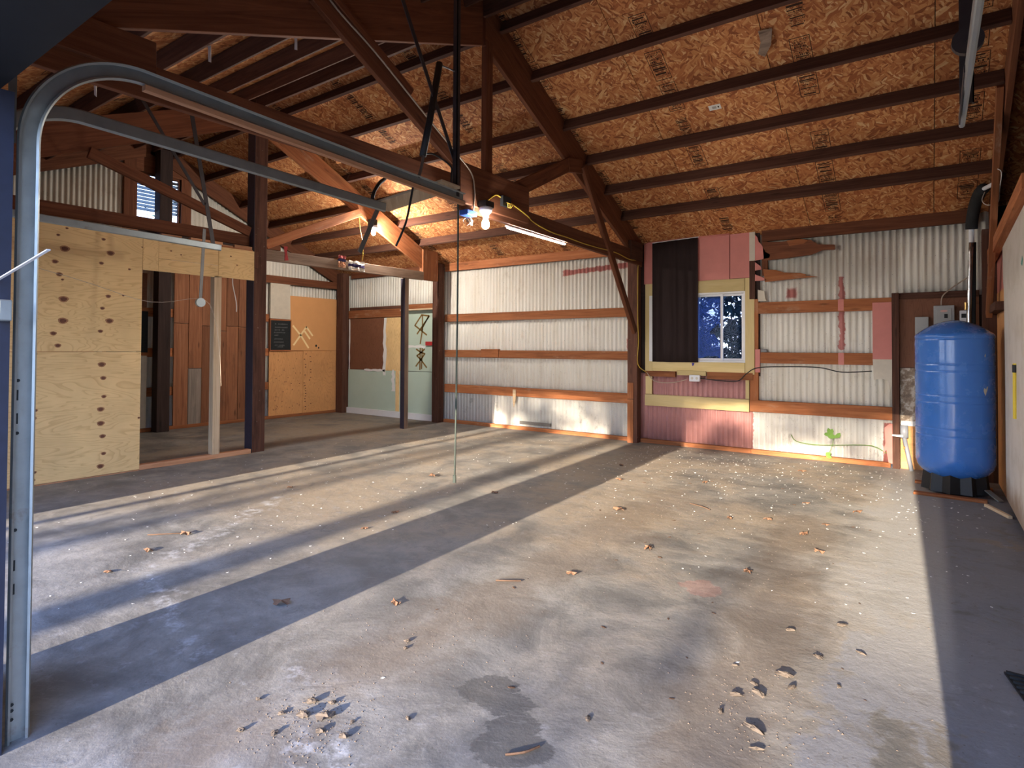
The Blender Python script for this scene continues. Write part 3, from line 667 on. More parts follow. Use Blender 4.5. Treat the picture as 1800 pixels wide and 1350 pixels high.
for j in range(26):
    yy, zz = random.uniform(6.45,7.05), random.uniform(.15,1.2); m.prism([(-10.0596,yy+.012*math.cos(a),zz+.008*math.sin(a)) for a in (0,1.05,2.1,3.14,4.2,5.24)], (.0006,0,0))
for j in range(22):
    yy, zz = 7.15+random.choice((0,.12))+random.uniform(-.02,.02), .12+j*.052; m.prism([(-10.0596,yy+.018*math.cos(a),zz+.010*math.sin(a)) for a in (0,1.05,2.1,3.14,4.2,5.24)], (.0006,0,0))
ko = m.build('knots', KNOT, wl_)
lp(3.7,4.26,.06,1.20,CREAM,'wall_panel'); lp(3.7,4.27,1.25,1.9,BLACK,'wall_panel'); lp(3.7,4.25,1.96,2.5,PLYB,'wall_panel')
# louvred vent in the gable
vt = struct_root('window_2', (-10.12,4.41,3.28))
for a, b in (((-10.15,4.08,3.27),(-10.10,4.10,4.10)),((-10.15,4.72,3.27),(-10.10,4.74,4.10)),((-10.15,4.10,3.27),(-10.10,4.72,3.30)),((-10.15,4.10,4.07),(-10.10,4.72,4.10))): MB().box(a,b).build('vent_frame', W_RAFTER, vt)
z = 3.52
while z < 4.05:
    MB().beam((-10.125,4.10,z),(-10.125,4.72,z),.075,.006,up=(.75,0,.66)).build('louvre_slat', GALV, vt); z += .056
MB().beam((-10.125,4.10,3.36),(-10.125,4.72,3.36),.07,.006,up=(.75,0,.66)).build('louvre_slat', GALV, vt)

# ------------------------------------------------------------------ plywood partition
wp = struct_root('wall_partition', (-7.02,2.4,0))
def pp(y0,y1,z0,z1,mat=PLY,x0=-7.014,x1=-7.0,name='plywood_panel',fix=None): return MB().box((x0,y0,z0),(x1,y1,z1)).build(name, mat, wp, bevel=.001)
# grain runs along Y: give the box its own long axis
def ppy(y0,y1,z0,z1,mat=PLY,name='plywood_panel'):
    m = MB(); m.box((-7.014,y0,z0),(-7.0,y1,z1)); m.ax = [Vector((0,1,0))]*len(m.ax); return m.build(name, mat, wp, bevel=.001)
ppy(.6,1.70,.02,2.555); ppy(1.705,2.905,.015,1.288); ppy(1.705,2.905,1.292,2.555); ppy(2.908,3.068,2.185,2.555); ppy(3.07,3.745,2.33,2.558); ppy(3.07,3.745,2.185,2.327); ppy(3.75,4.21,2.19,2.56)
MB().box((-7.09,3.70,.055),(-7.0,3.79,2.2)).build('stud', W_STUD, wp, bevel=.002)
for y0 in (.7,1.3,1.9,2.5,2.82): MB().box((-7.10,y0,.055),(-7.016,y0+.04,2.5)).build('stud', W_STUD, wp)
MB().box((-7.10,.6,0),(-7.0,2.9,.012)).build('sill_plate', W_ORANGE, wp); MB().box((-7.10,2.905,0),(-7.005,4.2,.055)).build('sill_plate', W_ORANGE, wp, bevel=.003)
MB().box((-7.10,.6,2.5),(-7.02,4.2,2.58)).build('top_plate', W_GIRT, wp)
for a, b, h in ((1.55,2.35,.06),(2.58,2.86,.05),(3.1,3.32,.05),(3.42,3.80,.055),(3.95,4.18,.05),(2.36,2.57,.03),(2.87,3.09,.03),(3.33,3.41,.03),(3.81,3.94,.03)):
    MB().box((-7.07,a,2.58),(-7.005 if h > .04 else -7.02,b,2.565+h)).build('blocking', W_ORANGE, wp, bevel=.002)
kn = [(2.195,2.314,3),(2.117,2.177,2),(2.154,2.055,2),(2.193,1.812,3),(2.19,1.597,3),(2.114,1.47,2),(2.153,1.351,2),(1.954,1.269,2.4),(1.954,1.111,2),(2.53,2.458,1.4),(2.596,2.323,2.6),(2.514,2.208,1.6),(2.582,1.869,1.8),(2.53,1.741,1.6),(2.596,1.612,2.7),(2.516,1.502,1.7),(2.533,1.157,2.6),(2.549,1.016,2),(2.139,2.443,1.2),(2.181,2.005,1),(2.777,2.174,1),(2.722,1.887,.9),(2.21,2.52,1),(1.95,.877,2),(1.944,.776,2),(1.984,.727,1.4),(1.956,.651,2.6),(1.941,.579,1.6),(1.956,.501,2),(1.952,.277,2.2),(1.947,.18,2),(1.984,.134,1.4),(1.965,.06,2),(2.557,.824,1.7),(2.53,.694,2.4),(2.532,.548,2.5),(2.551,.413,2.1),(2.563,.233,1.7),(2.536,.105,2.4),(2.893,.572,1),(3.31,2.40,.8),(3.9,2.46,.8),(3.98,2.36,.7),(2.9,2.43,.7),(3.2,2.43,.8),(1.935,1.06,1.5)]
for f, mt, nm, dx in ((1.0, KNOTR, 'knot_rings', .0005), (.66, KNOT, 'knots', .001)):
    m = MB()
    for yy, zz, s_ in kn:
        a0 = random.random(); m.prism([(-7.0,yy+.0145*s_*f*math.cos(q)*(1+.12*math.sin(3*q+a0)),zz+.0105*s_*f*math.sin(q)) for q in [2*math.pi*i/12 for i in range(12)]], (dx,0,0))
    m.build(nm, mt, wp)
# ------------------------------------------------------------------ front wall, doors stand open
wf = structure(MB().box((-10.2,.44,2.2),(1.5,.60,2.36)).build('wall_front', HDR_, loc=(0,0,0)))
def fw(x0,x1,z0,z1,y0=.44,y1=.636,mat=NAVY,name='wall_section'): return MB().box((x0,y0,z0),(x1,y1,z1)).build(name, mat, wf)
fw(-10.2,-5.83,0,2.2); fw(-3.19,-2.5,0,2.2); fw(.13,.68,0,2.2)
MB(axis=(1,0,0)).box((-10.2,.44,2.36),(1.5,.60,zr(.6)+.02)).build('wall_section', W_RAFTER, wf)
MB().box((-10.2,.60,2.46),(.6,.64,2.7)).build('header_beam', W_RAFTER, wf)
for x0, x1 in ((-5.83,-5.79),(-3.23,-3.19),(-2.5,-2.46),(.13,.17)): fw(x0,x1,0,2.2,.46,.60,NAVY,'door_jamb') if False else None
# ------------------------------------------------------------------ right wall
wr_ = structure(MB().box((.60,5.05,0),(.68,8.1,2.55)).build('wall_right', W_DARK, loc=(0,0,0)))
MB().box((.60,.6,0),(.68,5.05,2.62)).build('wall_section', W_DARK, wr_)
def rw(y0,y1,z0,z1,mat,name,x=.57,t=.03): return MB().box((x,y0,z0),(x+t,y1,z1)).build(name, mat, wr_, bevel=.002)
m = MB(axis=(0,1,0)); m.prism([(.555,y_,z_) for y_, z_ in ((.62,.04),(6.75,.05),(6.80,.3),(6.79,1.0),(6.83,1.9),(6.9,1.98),(6.93,2.55),(.62,2.62))], (.03,0,0)); m.build('drywall_sheet', DRYW, wr_)
rw(6.6,8.04,.0,1.93,PLYO,'plywood_panel',.575); rw(6.8,8.04,1.93,2.55,PINK,'painted_panel',.578)
MB().box((.46,7.75,0),(.58,7.87,2.6)).build('stud', W_POST, wr_); rw(6.95,7.9,1.72,1.80,W_POST,'girt',.50,.08)
MB(axis=(0,1,0)).prism([(.50,5.0,2.50),(.50,8.0,2.36),(.50,8.0,2.22),(.50,5.0,2.40)], (.06,0,0)).build('top_plate', W_GIRT, wr_)
structure(MB().box((1.5,.5,2.6),(1.56,8.1,4.68)).build('wall_far', W_DARK, loc=(0,0,0)))
MB().box((.60,.5,2.62),(1.56,8.1,2.66)).build('loft_floor', W_DARK, wr_)
# ------------------------------------------------------------------ posts
def post(name, label, x0, x1, y0, y1, z1, group=None, navy=None, z0=0):
    t = thing(name, label, 'post', ((x0+x1)/2,(y0+y1)/2,z0))
    MB().box((x0,y0,z0),(x1,y1,z1)).build('shaft', W_POST, t, bevel=.004)
    if navy: MB().box((x0,y0-.006,z0),(x1+.001,y0-.0005,z1)).build('painted_face', W_NAVY, t)
    return t
pa = post('timber_post', 'dark timber post beside the window with a diagonal knee brace', -3.55,-3.40,7.91,8.045,2.86)
MB().box((-3.545,7.897,0),(-3.455,7.909,.62)).build('scab_board', W_GIRT, pa, bevel=.002); MB().box((-3.545,7.897,.63),(-3.455,7.909,.86)).build('scab_board', W_GIRT, pa, bevel=.002)
post('timber_post', 'dark timber post between the green drywall and the long corrugated wall', -7.355,-7.20,7.89,8.04,2.875)
post('timber_post', 'dark corner post between the orange plywood and the brown plywood panel', -10.03,-9.83,7.87,8.03,2.875)
pb = post('timber_post', 'tall post with a navy painted side standing at the end of the plywood partition', -7.19,-7.03,4.225,4.40,4.16, navy=True)
MB().box((-7.02,4.21,2.35),(-6.99,4.26,2.56)).build('cleat', W_POST, pb)
ps = thing('timber_post', 'thin loose post standing in front of the graffiti on green drywall', 'post', (-7.145,7.0,0))
MB().box((-7.19,6.955,0),(-7.10,7.045,2.512)).build('shaft', W_GREY, ps, bevel=.003); MB().box((-7.191,6.949,0),(-7.099,6.9545,2.50)).build('painted_face', W_NAVY, ps)
pg = post('timber_post', 'black post rising in front of the louvred gable vent', -10.02,-9.84,4.32,4.51,4.46)
pg.children[0].data.materials[0] = W_DARK

# ------------------------------------------------------------------ roof trusses
def truss(label, X, low, w_, heel_y=(.62,8.02)):
    t = thing('roof_truss', label, 'truss', (X, RID, 2.4))
    def seg(name, a, b, h=.17, wid=.04, x=X, mat=W_RAFTER, up=(0,0,1)): return MB().beam((x,a[0],a[1]),(x,b[0],b[1]),wid,h,up).build(name, mat, t, bevel=.003)
    return t, seg
t1, s1 = truss('timber roof truss with king post and webs carrying the bulb and yellow cable', -3.40, .36, .04)
X1 = -3.40
def rafter(t, X, ya, yb_, d0, d1, wid=.045, mat=W_RAFTER, d2=None):
    d2 = d1 if d2 is None else d2
    return MB(axis=(0, yb_-ya, zr(yb_)-zr(ya))).prism([(X-wid/2,ya,zr(ya)-d0),(X-wid/2,yb_,zr(yb_)-d0),(X-wid/2,yb_,zr(yb_)-d2),(X-wid/2,ya,zr(ya)-d1)], (wid,0,0)).build('rafter', mat, t, bevel=.003)
rafter(t1, X1, .62, RID-.02, .012, .41, d2=.50); rafter(t1, X1, RID+.02, 8.03, .012, .48, d2=.36)
s1('bottom_chord', (.64,2.75), (4.05,2.78), .19); s1('bottom_chord', (3.95,2.67), (7.95,2.635), .19, .05, -3.375)
s1('splice_plate', (3.9,2.80), (4.98,2.80), .36, .035, -3.333)
s1('gusset_board', (.64,2.86), (1.44,2.87), .19, .035, -3.36)
s1('king_post', (4.38,2.9), (4.38,4.25), .10, .06, -3.40, up=(0,1,0))
s1('web', (2.42,3.72), (4.16,2.82), .13, .045, -3.352); s1('web_cover', (2.50,3.78), (3.30,3.36), .06, .03, -3.315)
s1('web', (5.95,3.50), (4.75,2.90), .15, .045, -3.375); s1('gusset_board', (5.85,3.45), (6.2,3.52), .16, .04, -3.365)
s1('knee_brace', (6.18,3.52), (7.70,1.58), .10, .05, -3.345)
s1('end_block', (7.55,2.72), (7.95,2.72), .26, .05, -3.355, W_POST)
t2, s2 = truss('timber roof truss carried by the navy sided post above the grey beam', -7.15, .48, .045)
rafter(t2, -7.13, .62, RID-.02, .15, .56, d2=.46); rafter(t2, -7.13, RID+.02, 7.42, .15, .49, mat=W_GIRT)
MB().box((-7.17,7.36,2.52),(-7.08,7.74,3.04)).build('end_block', W_GIRT, t2, bevel=.004)
s2('bottom_chord', (4.41,2.555), (7.37,2.58), .145, .05, -7.10, W_GREY); s2('bottom_chord', (.64,2.72), (4.22,2.72), .14, .05, -7.16)
s2('strut', (4.42,2.69), (6.0,3.42), .12, .045, -7.10, W_GIRT); s2('web', (2.42,3.36), (4.20,2.82), .12, .045, -7.10)
t0, s0 = truss('timber half truss with knee brace against the white drywall wall', .55, .36, .04)
rafter(t0, .555, .62, RID-.02, .012, .33); rafter(t0, .555, RID+.02, 8.03, .012, .33)
s0('knee_brace', (6.30,3.55), (7.60,1.70), .09, .05, .50, W_GIRT)

# ------------------------------------------------------------------ overhead door tracks
def track(label, X, sgn, yend, zend, top=2.42, foot=.0, hang=None, mat=GALV, y0=.69, r=.36):
    t = thing('garage_door_track', label, 'door track', (X, y0, foot))
    path = [Vector((X,y0,foot)), Vector((X,y0,1.0)), Vector((X,y0,top-r))]
    for i in range(1, 25):
        a = math.pi/2*i/24; path.append(Vector((X, y0+r*(1-math.cos(a)), top-r+r*math.sin(a))))
    for i in range(1, 6): path.append(Vector((X, (y0+r)+(yend-y0-r)*i/5, top+(zend-top)*i/5)))
    # channel profile: (across the path in its plane, sideways)
    prof = [(.020,.016),(.026,.020),(.031,.014),(.030,.004),(.024,.000),(-.026,.000),(-.031,.003),(-.033,.012),(-.029,.020),(-.023,.018)]
    vs = []; fs = []; n = len(prof)
    for i, p in enumerate(path):
        d = (path[min(i+1,len(path)-1)]-path[max(i-1,0)]).normalized(); nr = Vector((0, d.z, -d.y))
        for a, b in prof: vs.append(p + nr*a + Vector((sgn*b,0,0)))
    for i in range(len(path)-1):
        for k in range(n-1): fs.append((i*n+k, i*n+k+1, (i+1)*n+k+1, (i+1)*n+k))
    o = MB(axis=(0,0,1)).add(vs, fs).build('rail', mat, t); s = o.modifiers.new('gauge','SOLIDIFY'); s.thickness = .0025; s.offset = 0
    return t
ta = track('galvanised curved door track at the navy door jamb, its end hung by angle iron', -2.56, 1, 3.04, 2.36)
MB().beam((-2.545,1.05,2.378),(-2.545,3.03,2.318),.03,.022).build('wood_backing_strip', W_ORANGE, ta)
MB().box((-2.575,.637,2.05),(-2.571,.66,2.30)).build('jamb_bracket', STRAP, ta); MB().box((-2.60,.637,.3),(-2.596,.66,.5)).build('jamb_bracket', STRAP, ta)
m = MB()
for zz in (1.10,1.18,.52,.60): m.prism([(-2.5475,.668+dy,zz+dz) for dy, dz in ((-.006,-.018),(.006,-.018),(.006,.018),(-.006,.018))], (.0012,0,0))
for zz in (.08,.11,.13,1.23,.72,1.05): m.prism([(-2.5475,.672+.006*math.cos(a),zz+.006*math.sin(a)) for a in [i*math.pi/4 for i in range(8)]], (.0012,0,0))
m.build('bolt_slots', BLACK, ta)['kind'] = 'stuff'
MB().box((-2.595,2.97,2.36),(-2.558,2.975,zr(2.97)+.004)).box((-2.563,2.97,2.36),(-2.558,3.0,zr(2.97)+.004)).build('angle_hanger', STEELD, ta)
MB().beam((-2.593,2.335,3.75),(-2.593,2.98,2.62),.03,.005,up=(1,0,0)).build('angle_brace', STEELD, ta)
MB().tube([(-2.6,2.84,3.21),(-2.6,2.75,2.80),(-2.6,2.69,2.56)], .022, 8).build('padded_strap', BLKPL, ta, smooth=True)
MB().tube([(-2.59,2.84,3.195),(-2.585,2.972,3.205)], .006, 8).build('strap_bolt', STRAP, ta)
MB().tube([(-2.6,2.70,2.58),(-2.58,2.66,2.48),(-2.553,2.61,2.40)], .010, 6).build('strap_end', STRAP, ta)
tb = track('galvanised door track hanging beside the pale board, its end on a bent strap', -3.16, -1, 2.90, 2.35, top=2.40)
MB().beam((-3.178,2.85,2.35),(-3.178,2.68,2.0),.035,.005,up=(1,0,0)).build('strap_hanger', STRAP, tb)
MB().tube(smoothpath([(-3.37,3.10,2.70),(-3.27,2.99,2.60),(-3.20,2.87,2.52),(-3.18,2.80,2.43),(-3.178,2.79,2.36)]), .014, 6).build('bent_strap', BLKPL, tb, smooth=True)
tc = track('galvanised door track hanging in front of the plywood partition with a cable pulley', -5.87, -1, 3.17, 2.355, top=2.40)
MB().beam((-5.88,2.80,3.96),(-5.88,3.09,2.38),.04,.006,up=(1,0,0)).build('angle_hanger', STEELD, tc)
MB().beam((-5.88,2.345,3.72),(-5.88,3.0,2.76),.03,.006,up=(1,0,0)).build('angle_brace', STEELD, tc)
MB().beam((-5.88,3.0,2.52),(-5.88,2.97,1.82),.03,.006,up=(1,0,0)).build('strap_hanger', STRAP, tc)
MB().tube([(-5.895,2.97,1.785),(-5.865,2.97,1.785)], .045, 18).build('pulley', GALV, tc)
MB().tube(smoothpath([(-5.87,.9,2.15),(-5.87,1.9,1.92),(-5.87,2.5,1.76),(-5.87,2.97,1.82),(-5.86,3.1,1.65),(-5.86,3.16,1.3),(-5.86,3.18,.95)]), .002, 5).build('cable', WIRE, tc)
td = track('galvanised door track end hanging under the roof with a dark pulley behind it', .12, 1, 3.34, 2.39)
MB().tube([(.14,3.02,2.62),(.14,3.05,2.62)], .055, 18).build('pulley', STEELD, td); MB().tube([(.14,3.01,2.62),(.14,3.15,2.62)], .008, 8).build('axle', STEELD, td)
MB().box((.115,3.14,2.40),(.165,3.145,zr(3.14)+.004)).box((.16,3.14,2.40),(.165,3.17,zr(3.14)+.004)).build('angle_hanger', STEELD, td)
MB().beam((.117,3.2,2.345),(.117,2.75,2.40),.03,.005,up=(1,0,0)).build('strap_hanger', STEELD, td)

# ------------------------------------------------------------------ things hung in the roof
o = MB(axis=(-.55,.6,0)).prism([(-3.24,2.86,2.380),(-2.50,2.76,2.396),(-2.50,2.94,2.393),(-3.33,3.08,2.374)], (0,0,.018)).build('pale_board', W_STUD, bevel=.002); tag(o, 'pale loose board resting across the ends of two door tracks', 'board')
lt = thing('bulb_socket', 'white porcelain lamp holder with a round bulb under the roof truss', 'lamp', (-3.27,4.20,2.43))
MB().lathe([(.028,2.56),(.032,2.585),(.05,2.60),(.062,2.625),(.062,2.645)], (-3.27,4.20,-.025), 20).build('lamp_holder', WHITEPL, lt, smooth=True)
MB().lathe([(.006,2.452),(.02,2.456),(.031,2.47),(.035,2.49),(.031,2.515),(.022,2.535),(.018,2.56)], (-3.27,4.20,-.025), 20).build('bulb', BULB, lt, smooth=True)  # bulb hangs unlit; its glow is added fill light
MB().box((-3.316,4.14,2.62),(-3.22,4.26,2.675)).build('junction_box', BLKPL, lt)
jb = thing('junction_box', 'open blue plastic junction box with loose wires beside the bulb', 'junction box', (-3.36,4.06,2.50))
MB().box((-3.41,3.99,2.53),(-3.31,4.13,2.577)).build('box_body', BLUEPL, jb, bevel=.006)
m = MB()
for k in range(7):
    a = random.uniform(0,6.28); m.tube(smoothpath([(-3.36+.02*math.cos(a),4.06+.03*math.sin(a),2.52),(-3.36+.04*math.cos(a+1),4.06+.05*math.sin(a+1),2.485),(-3.36+.03*math.cos(a+2),4.06+.05*math.sin(a+2),2.45)], 4), .0025, 5)
m.build('loose_wires', WIRE, jb)
jb2 = thing('junction_box', 'open black junction box on the splice of the truss chord', 'junction box', (-3.33,4.56,2.70))
MB().box((-3.317,4.48,2.70),(-3.28,4.62,2.80)).build('box_body', BLKPL, jb2, bevel=.004)
m = MB()
for k in range(4): m.tube(smoothpath([(-3.28,4.54+.02*k,2.74),(-3.26,4.53+.025*k,2.72),(-3.272,4.55+.015*k,2.69)], 4), .0025, 5)
m.build('loose_wires', YELC, jb2)
o = MB().tube(smoothpath([(-3.31,4.27,2.70),(-3.31,4.40,2.785),(-3.31,4.50,2.78),(-3.31,4.67,2.755),(-3.31,4.94,2.69),(-3.345,5.10,2.66),(-3.345,5.44,2.615),(-3.345,5.81,2.61),(-3.345,6.14,2.60),(-3.345,6.5,2.6),(-3.345,7.07,2.61),(-3.345,7.52,2.575),(-3.36,7.88,2.60),(-3.385,7.9,2.5),(-3.385,7.895,1.8),(-3.375,7.9,1.45),(-3.385,7.9,1.13),(-3.30,8.02,1.01)], 4), .006, 6).build('yellow_cable', YELC, smooth=True); tag(o, 'yellow electric cable stapled along the truss chord and down the post', 'cable')
fx = thing('fluorescent_batten', 'long white lamp batten with an added fill-light tube under the truss chord', 'lamp', (-3.39,5.25,2.5))
MB().box((-3.402,4.68,2.545),(-3.378,5.85,2.56)).build('batten', WHITEPL, fx, bevel=.003); MB().tube([(-3.39,4.70,2.537),(-3.39,5.83,2.537)], .006, 8).build('tube', TUBE, fx, smooth=True)  # glowing tube added as fill light under the plain white batten
o = MB().tube(smoothpath([(-3.33,2.43,3.85),(-3.32,2.5,3.74),(-3.315,2.62,3.66),(-3.30,2.9,3.52),(-3.30,3.25,3.33),(-3.30,3.6,3.14),(-3.315,3.95,2.97),(-3.31,4.06,2.88),(-3.31,4.09,2.72),(-3.32,4.08,2.57)], 4), .007, 6).build('tan_cable', WIRE, smooth=True); tag(o, 'tan electric cable running down the truss web to the chord', 'cable')
o = MB().tube(smoothpath([(-2.60,2.70,2.57),(-2.605,2.78,2.60),(-2.605,2.88,2.59),(-2.602,2.964,2.56),(-2.602,2.966,2.50),(-2.602,2.964,2.43)], 4), .006, 6).build('black_cable', BLKW, smooth=True); tag(o, 'short black cable looped at the angle iron hanger', 'cable')
o = MB().tube(smoothpath([(-2.55,2.56,2.34),(-2.555,2.535,2.21),(-2.56,2.505,2.09),(-2.57,2.44,1.95)], 4), .007, 6).build('black_cable', BLKW, smooth=True); tag(o, 'black cable end dangling from the curved door track before the pale board', 'cable')
pr = thing('pull_rope', 'dark green pull rope hanging straight down over the floor', 'rope', (-2.585,3.0,.45))
MB().tube(arc((-2.568,2.998,2.42),(-2.585,3.0,.45),.008,14,(0,1,0)), .006, 6).build('rope', ROPEG, pr, smooth=True); MB().tube([(-2.585,3.0,.50),(-2.585,3.0,.45)], .011, 8).build('knot', ROPEG, pr)
o = MB().tube(smoothpath([(-3.376,3.88,4.25),(-3.368,3.9,4.2),(-3.36,3.9,4.1),(-3.36,3.905,3.8),(-3.36,3.9,3.5)], 4), .008, 6).build('hanging_rope', WIRE, smooth=True); tag(o, 'short tan rope tied to an eye under the roof ridge', 'rope')
o = MB().tube(smoothpath([(-7.007,3.93,2.20),(-7.007,3.935,2.1),(-7.007,3.98,1.9),(-7.007,3.985,1.78)], 4), .006, 6).build('hanging_string', WIREW, smooth=True); tag(o, 'white pull cord hanging from the plywood door header', 'cord')
o = MB(axis=(0,0,1)).prism([(-7.074,4.67,2.70),(-7.07,4.725,2.705),(-7.066,4.715,2.62),(-7.07,4.74,2.52),(-7.072,4.685,2.51),(-7.075,4.69,2.60)], (.008,0,0)).build('red_ribbon', REDP); tag(o, 'strip of red plastic stuck to the grey roof beam', 'wrapper')
def wrapper(name, label, y0, y1, z0, z1, mats, n=7):
    t = thing(name, label, 'wrapper', (-7.05,(y0+y1)/2,z0))
    for j, mt in enumerate(mats):
        vs = []; fs = []; za = z0+(z1-z0)*j/len(mats); zb = z0+(z1-z0)*(j+1)/len(mats)
        for i in range(n+1):
            for zz in (za, (za+zb)/2, zb): vs.append((-7.078+random.uniform(0,.03), y0+(y1-y0)*i/n, zz+random.uniform(-.008,.008)))
        for i in range(n):
            for k in range(2): fs.append((i*3+k,i*3+3+k,i*3+4+k,i*3+1+k))
        o = MB().add(vs, fs).build('foil', mt, t); s = o.modifiers.new('film','SOLIDIFY'); s.thickness = .002
    return t
FO = mat_plain('orange_foil', (.50,.24,.13), .3, .5, .3, var=.4, scale=60); FN = mat_plain('navy_foil', (.03,.025,.10), .3, .5, .3, var=.3); FW = mat_plain('white_foil', (.62,.58,.5), .3, .5, var=.2); FR = mat_plain('red_foil', (.42,.08,.08), .3, .5, .2, var=.3)
wrapper('snack_wrapper', 'crumpled red, blue and orange snack wrapper on the grey roof beam', 5.56,5.70,2.52,2.70,[FO,FO,FN,FR]); wrapper('snack_wrapper', 'crumpled navy and white snack wrapper on the grey roof beam', 5.75,6.06,2.51,2.65,[FW,FN,FW])
lb = thing('bulb_socket', 'small white lamp holder behind the hanging strap under the far purlins', 'lamp', (-7.0,6.0,3.0))
MB().lathe([(.02,2.93),(.05,2.95),(.06,2.98),(.06,3.0)], (-7.03,6.2,.24), 16).build('lamp_holder', WHITEPL, lb, smooth=True)
MB().box((-7.108,6.15,3.24),(-7.0,6.25,3.34)).build('junction_box', BLKPL, lb); MB().lathe([(.006,2.85),(.02,2.855),(.03,2.87),(.033,2.89),(.028,2.915),(.018,2.93)], (-7.03,6.2,.24), 16).build('bulb', BULB2, lb, smooth=True)  # bulb glow added to brighten the left corner
o = MB().tube(smoothpath([(-7.105,5.97,3.42),(-7.09,5.98,3.2),(-7.05,6.0,2.95),(-7.06,6.02,2.8),(-7.07,6.02,2.68)], 4), .005, 6).build('yellow_cable', YELC, smooth=True); tag(o, 'short yellow cable end hanging above the grey roof beam', 'cable')

# ------------------------------------------------------------------ things on the gable wall
ch = thing('chalkboard', 'small dark chalkboard with faint writing in a thin wooden frame', 'chalkboard', (-10.03,6.58,1.26))
MB().box((-10.082,6.375,1.29),(-10.035,6.795,1.85)).build('slate', BLACK, ch)
for a, b in (((6.36,1.27),(6.81,1.29)),((6.36,1.85),(6.81,1.87)),((6.36,1.29),(6.375,1.85)),((6.795,1.29),(6.81,1.85))): MB().box((-10.082,a[0],a[1]),(-10.025,b[0],b[1])).build('frame', W_GIRT, ch)
m = MB()
for row, (zz, n, yst) in enumerate(((1.77,9,6.47),(1.71,9,6.47),(1.66,7,6.46),(1.61,8,6.45),(1.56,4,6.46),(1.49,6,6.46),(1.43,7,6.45),(1.37,8,6.44),(1.34,7,6.44))):
    for k in range(n):
        if random.random() < .8:
            yy = yst+.03*k; stroke(m, [(yy,zz),(yy+random.uniform(.004,.014),zz+random.uniform(.006,.024))], .003, lambda y,z: (-10.0345,y,z)); stroke(m, [(yy+.01,zz+.02),(yy+.016,zz+random.uniform(-.004,.008))], .003, lambda y,z: (-10.0345,y,z))
m.build('chalk_writing', CHALK, ch)['kind'] = 'stuff'
o = MB().prism([(-10.081,6.37,1.885),(-10.081,6.795,1.875),(-10.081,6.795,1.95),(-10.081,6.78,2.546),(-10.081,6.37,2.549)], (.043,0,0)).build('white_panel_sheet', CREAM); tag(o, 'blank off-white sheet fixed above the chalkboard', 'board')

# ------------------------------------------------------------------ window curtain, outlet, cables on the back wall
cu = thing('curtain', 'long dark brown curtain covering the left half of the window', 'curtain', (-2.89,8.02,1.16))
n = 90; vs = []; fs = []
for i in range(n+1):
    x = -3.215+.65*i/n
    for j in range(9):
        z = 1.165+(2.855-1.165)*j/8; am = .010+.010*(1-j/8); k = i/n; am *= .8
        fold = am*math.sin(k*27+1.4*math.sin(k*7))+am*.5*math.sin(k*11) + .012*math.exp(-((k-.53)/.04)**2)*(-1)
        vs.append((x+.012*math.sin(j*.9)*(1-j/8)*0, 8.012+fold+.01*(1-j/8), z + (.02*k if j == 8 else 0)))
for i in range(n):
    for j in range(8): fs.append((i*9+j,(i+1)*9+j,(i+1)*9+j+1,i*9+j+1))
o = MB(axis=(0,0,1)).add(vs, fs).build('fabric', CURT, cu, smooth=True); s = o.modifiers.new('cloth','SOLIDIFY'); s.thickness = .003
MB().tube([(-3.22,8.03,2.862),(-2.56,8.03,2.882)], .007, 8).build('rod', WHITEP, cu)
o = MB().tube([(-2.64,8.047,1.15),(-2.64,8.03,1.12)], [.018,.006], 10).build('push_pin', mat_plain('violet_plastic', (.09,.07,.38), .4, .4)); tag(o, 'violet plastic pin in the yellow board under the window', 'pin')
ot = thing('outlet', 'white twin outlet box under the window sill board', 'outlet', (-2.60,8.0,.91))
MB().box((-2.675,7.985,.905),(-2.53,8.035,.995)).build('cover_plate', WHITEPL, ot, bevel=.006)
for xx in (-2.635,-2.57):
    MB().prism([(xx+.017*math.cos(a),7.9845,.95+.02*math.sin(a)) for a in [i*math.pi/6 for i in range(12)]], (0,-.002,0)).build('socket', CREAM, ot)
o = MB().tube(smoothpath([(-3.30,8.02,1.01),(-3.2,8.02,.90),(-3.05,8.03,.87),(-2.88,8.03,.885),(-2.72,8.02,.93)], 5), .006, 6).build('tan_cable', WIRE, smooth=True); tag(o, 'slack tan cable running into the outlet under the window', 'cable')
o = MB().tube(smoothpath([(-2.53,8.02,.95),(-2.3,8.03,.93),(-2.05,8.03,.93),(-1.93,8.0,1.03),(-1.80,8.03,1.11),(-1.5,8.05,1.13),(-1.1,8.06,1.13),(-.85,8.06,1.08),(-.54,8.06,1.10)], 5), .0065, 6).build('black_cable', BLKW, smooth=True); tag(o, 'black cable running from the outlet along the corrugated wall', 'cable')
o = MB().box((-1.77,8.06,1.31),(-1.69,8.10,1.35)).build('small_bracket', STRAP, bevel=.004); tag(o, 'small rusty bracket on the girt right of the window', 'bracket')

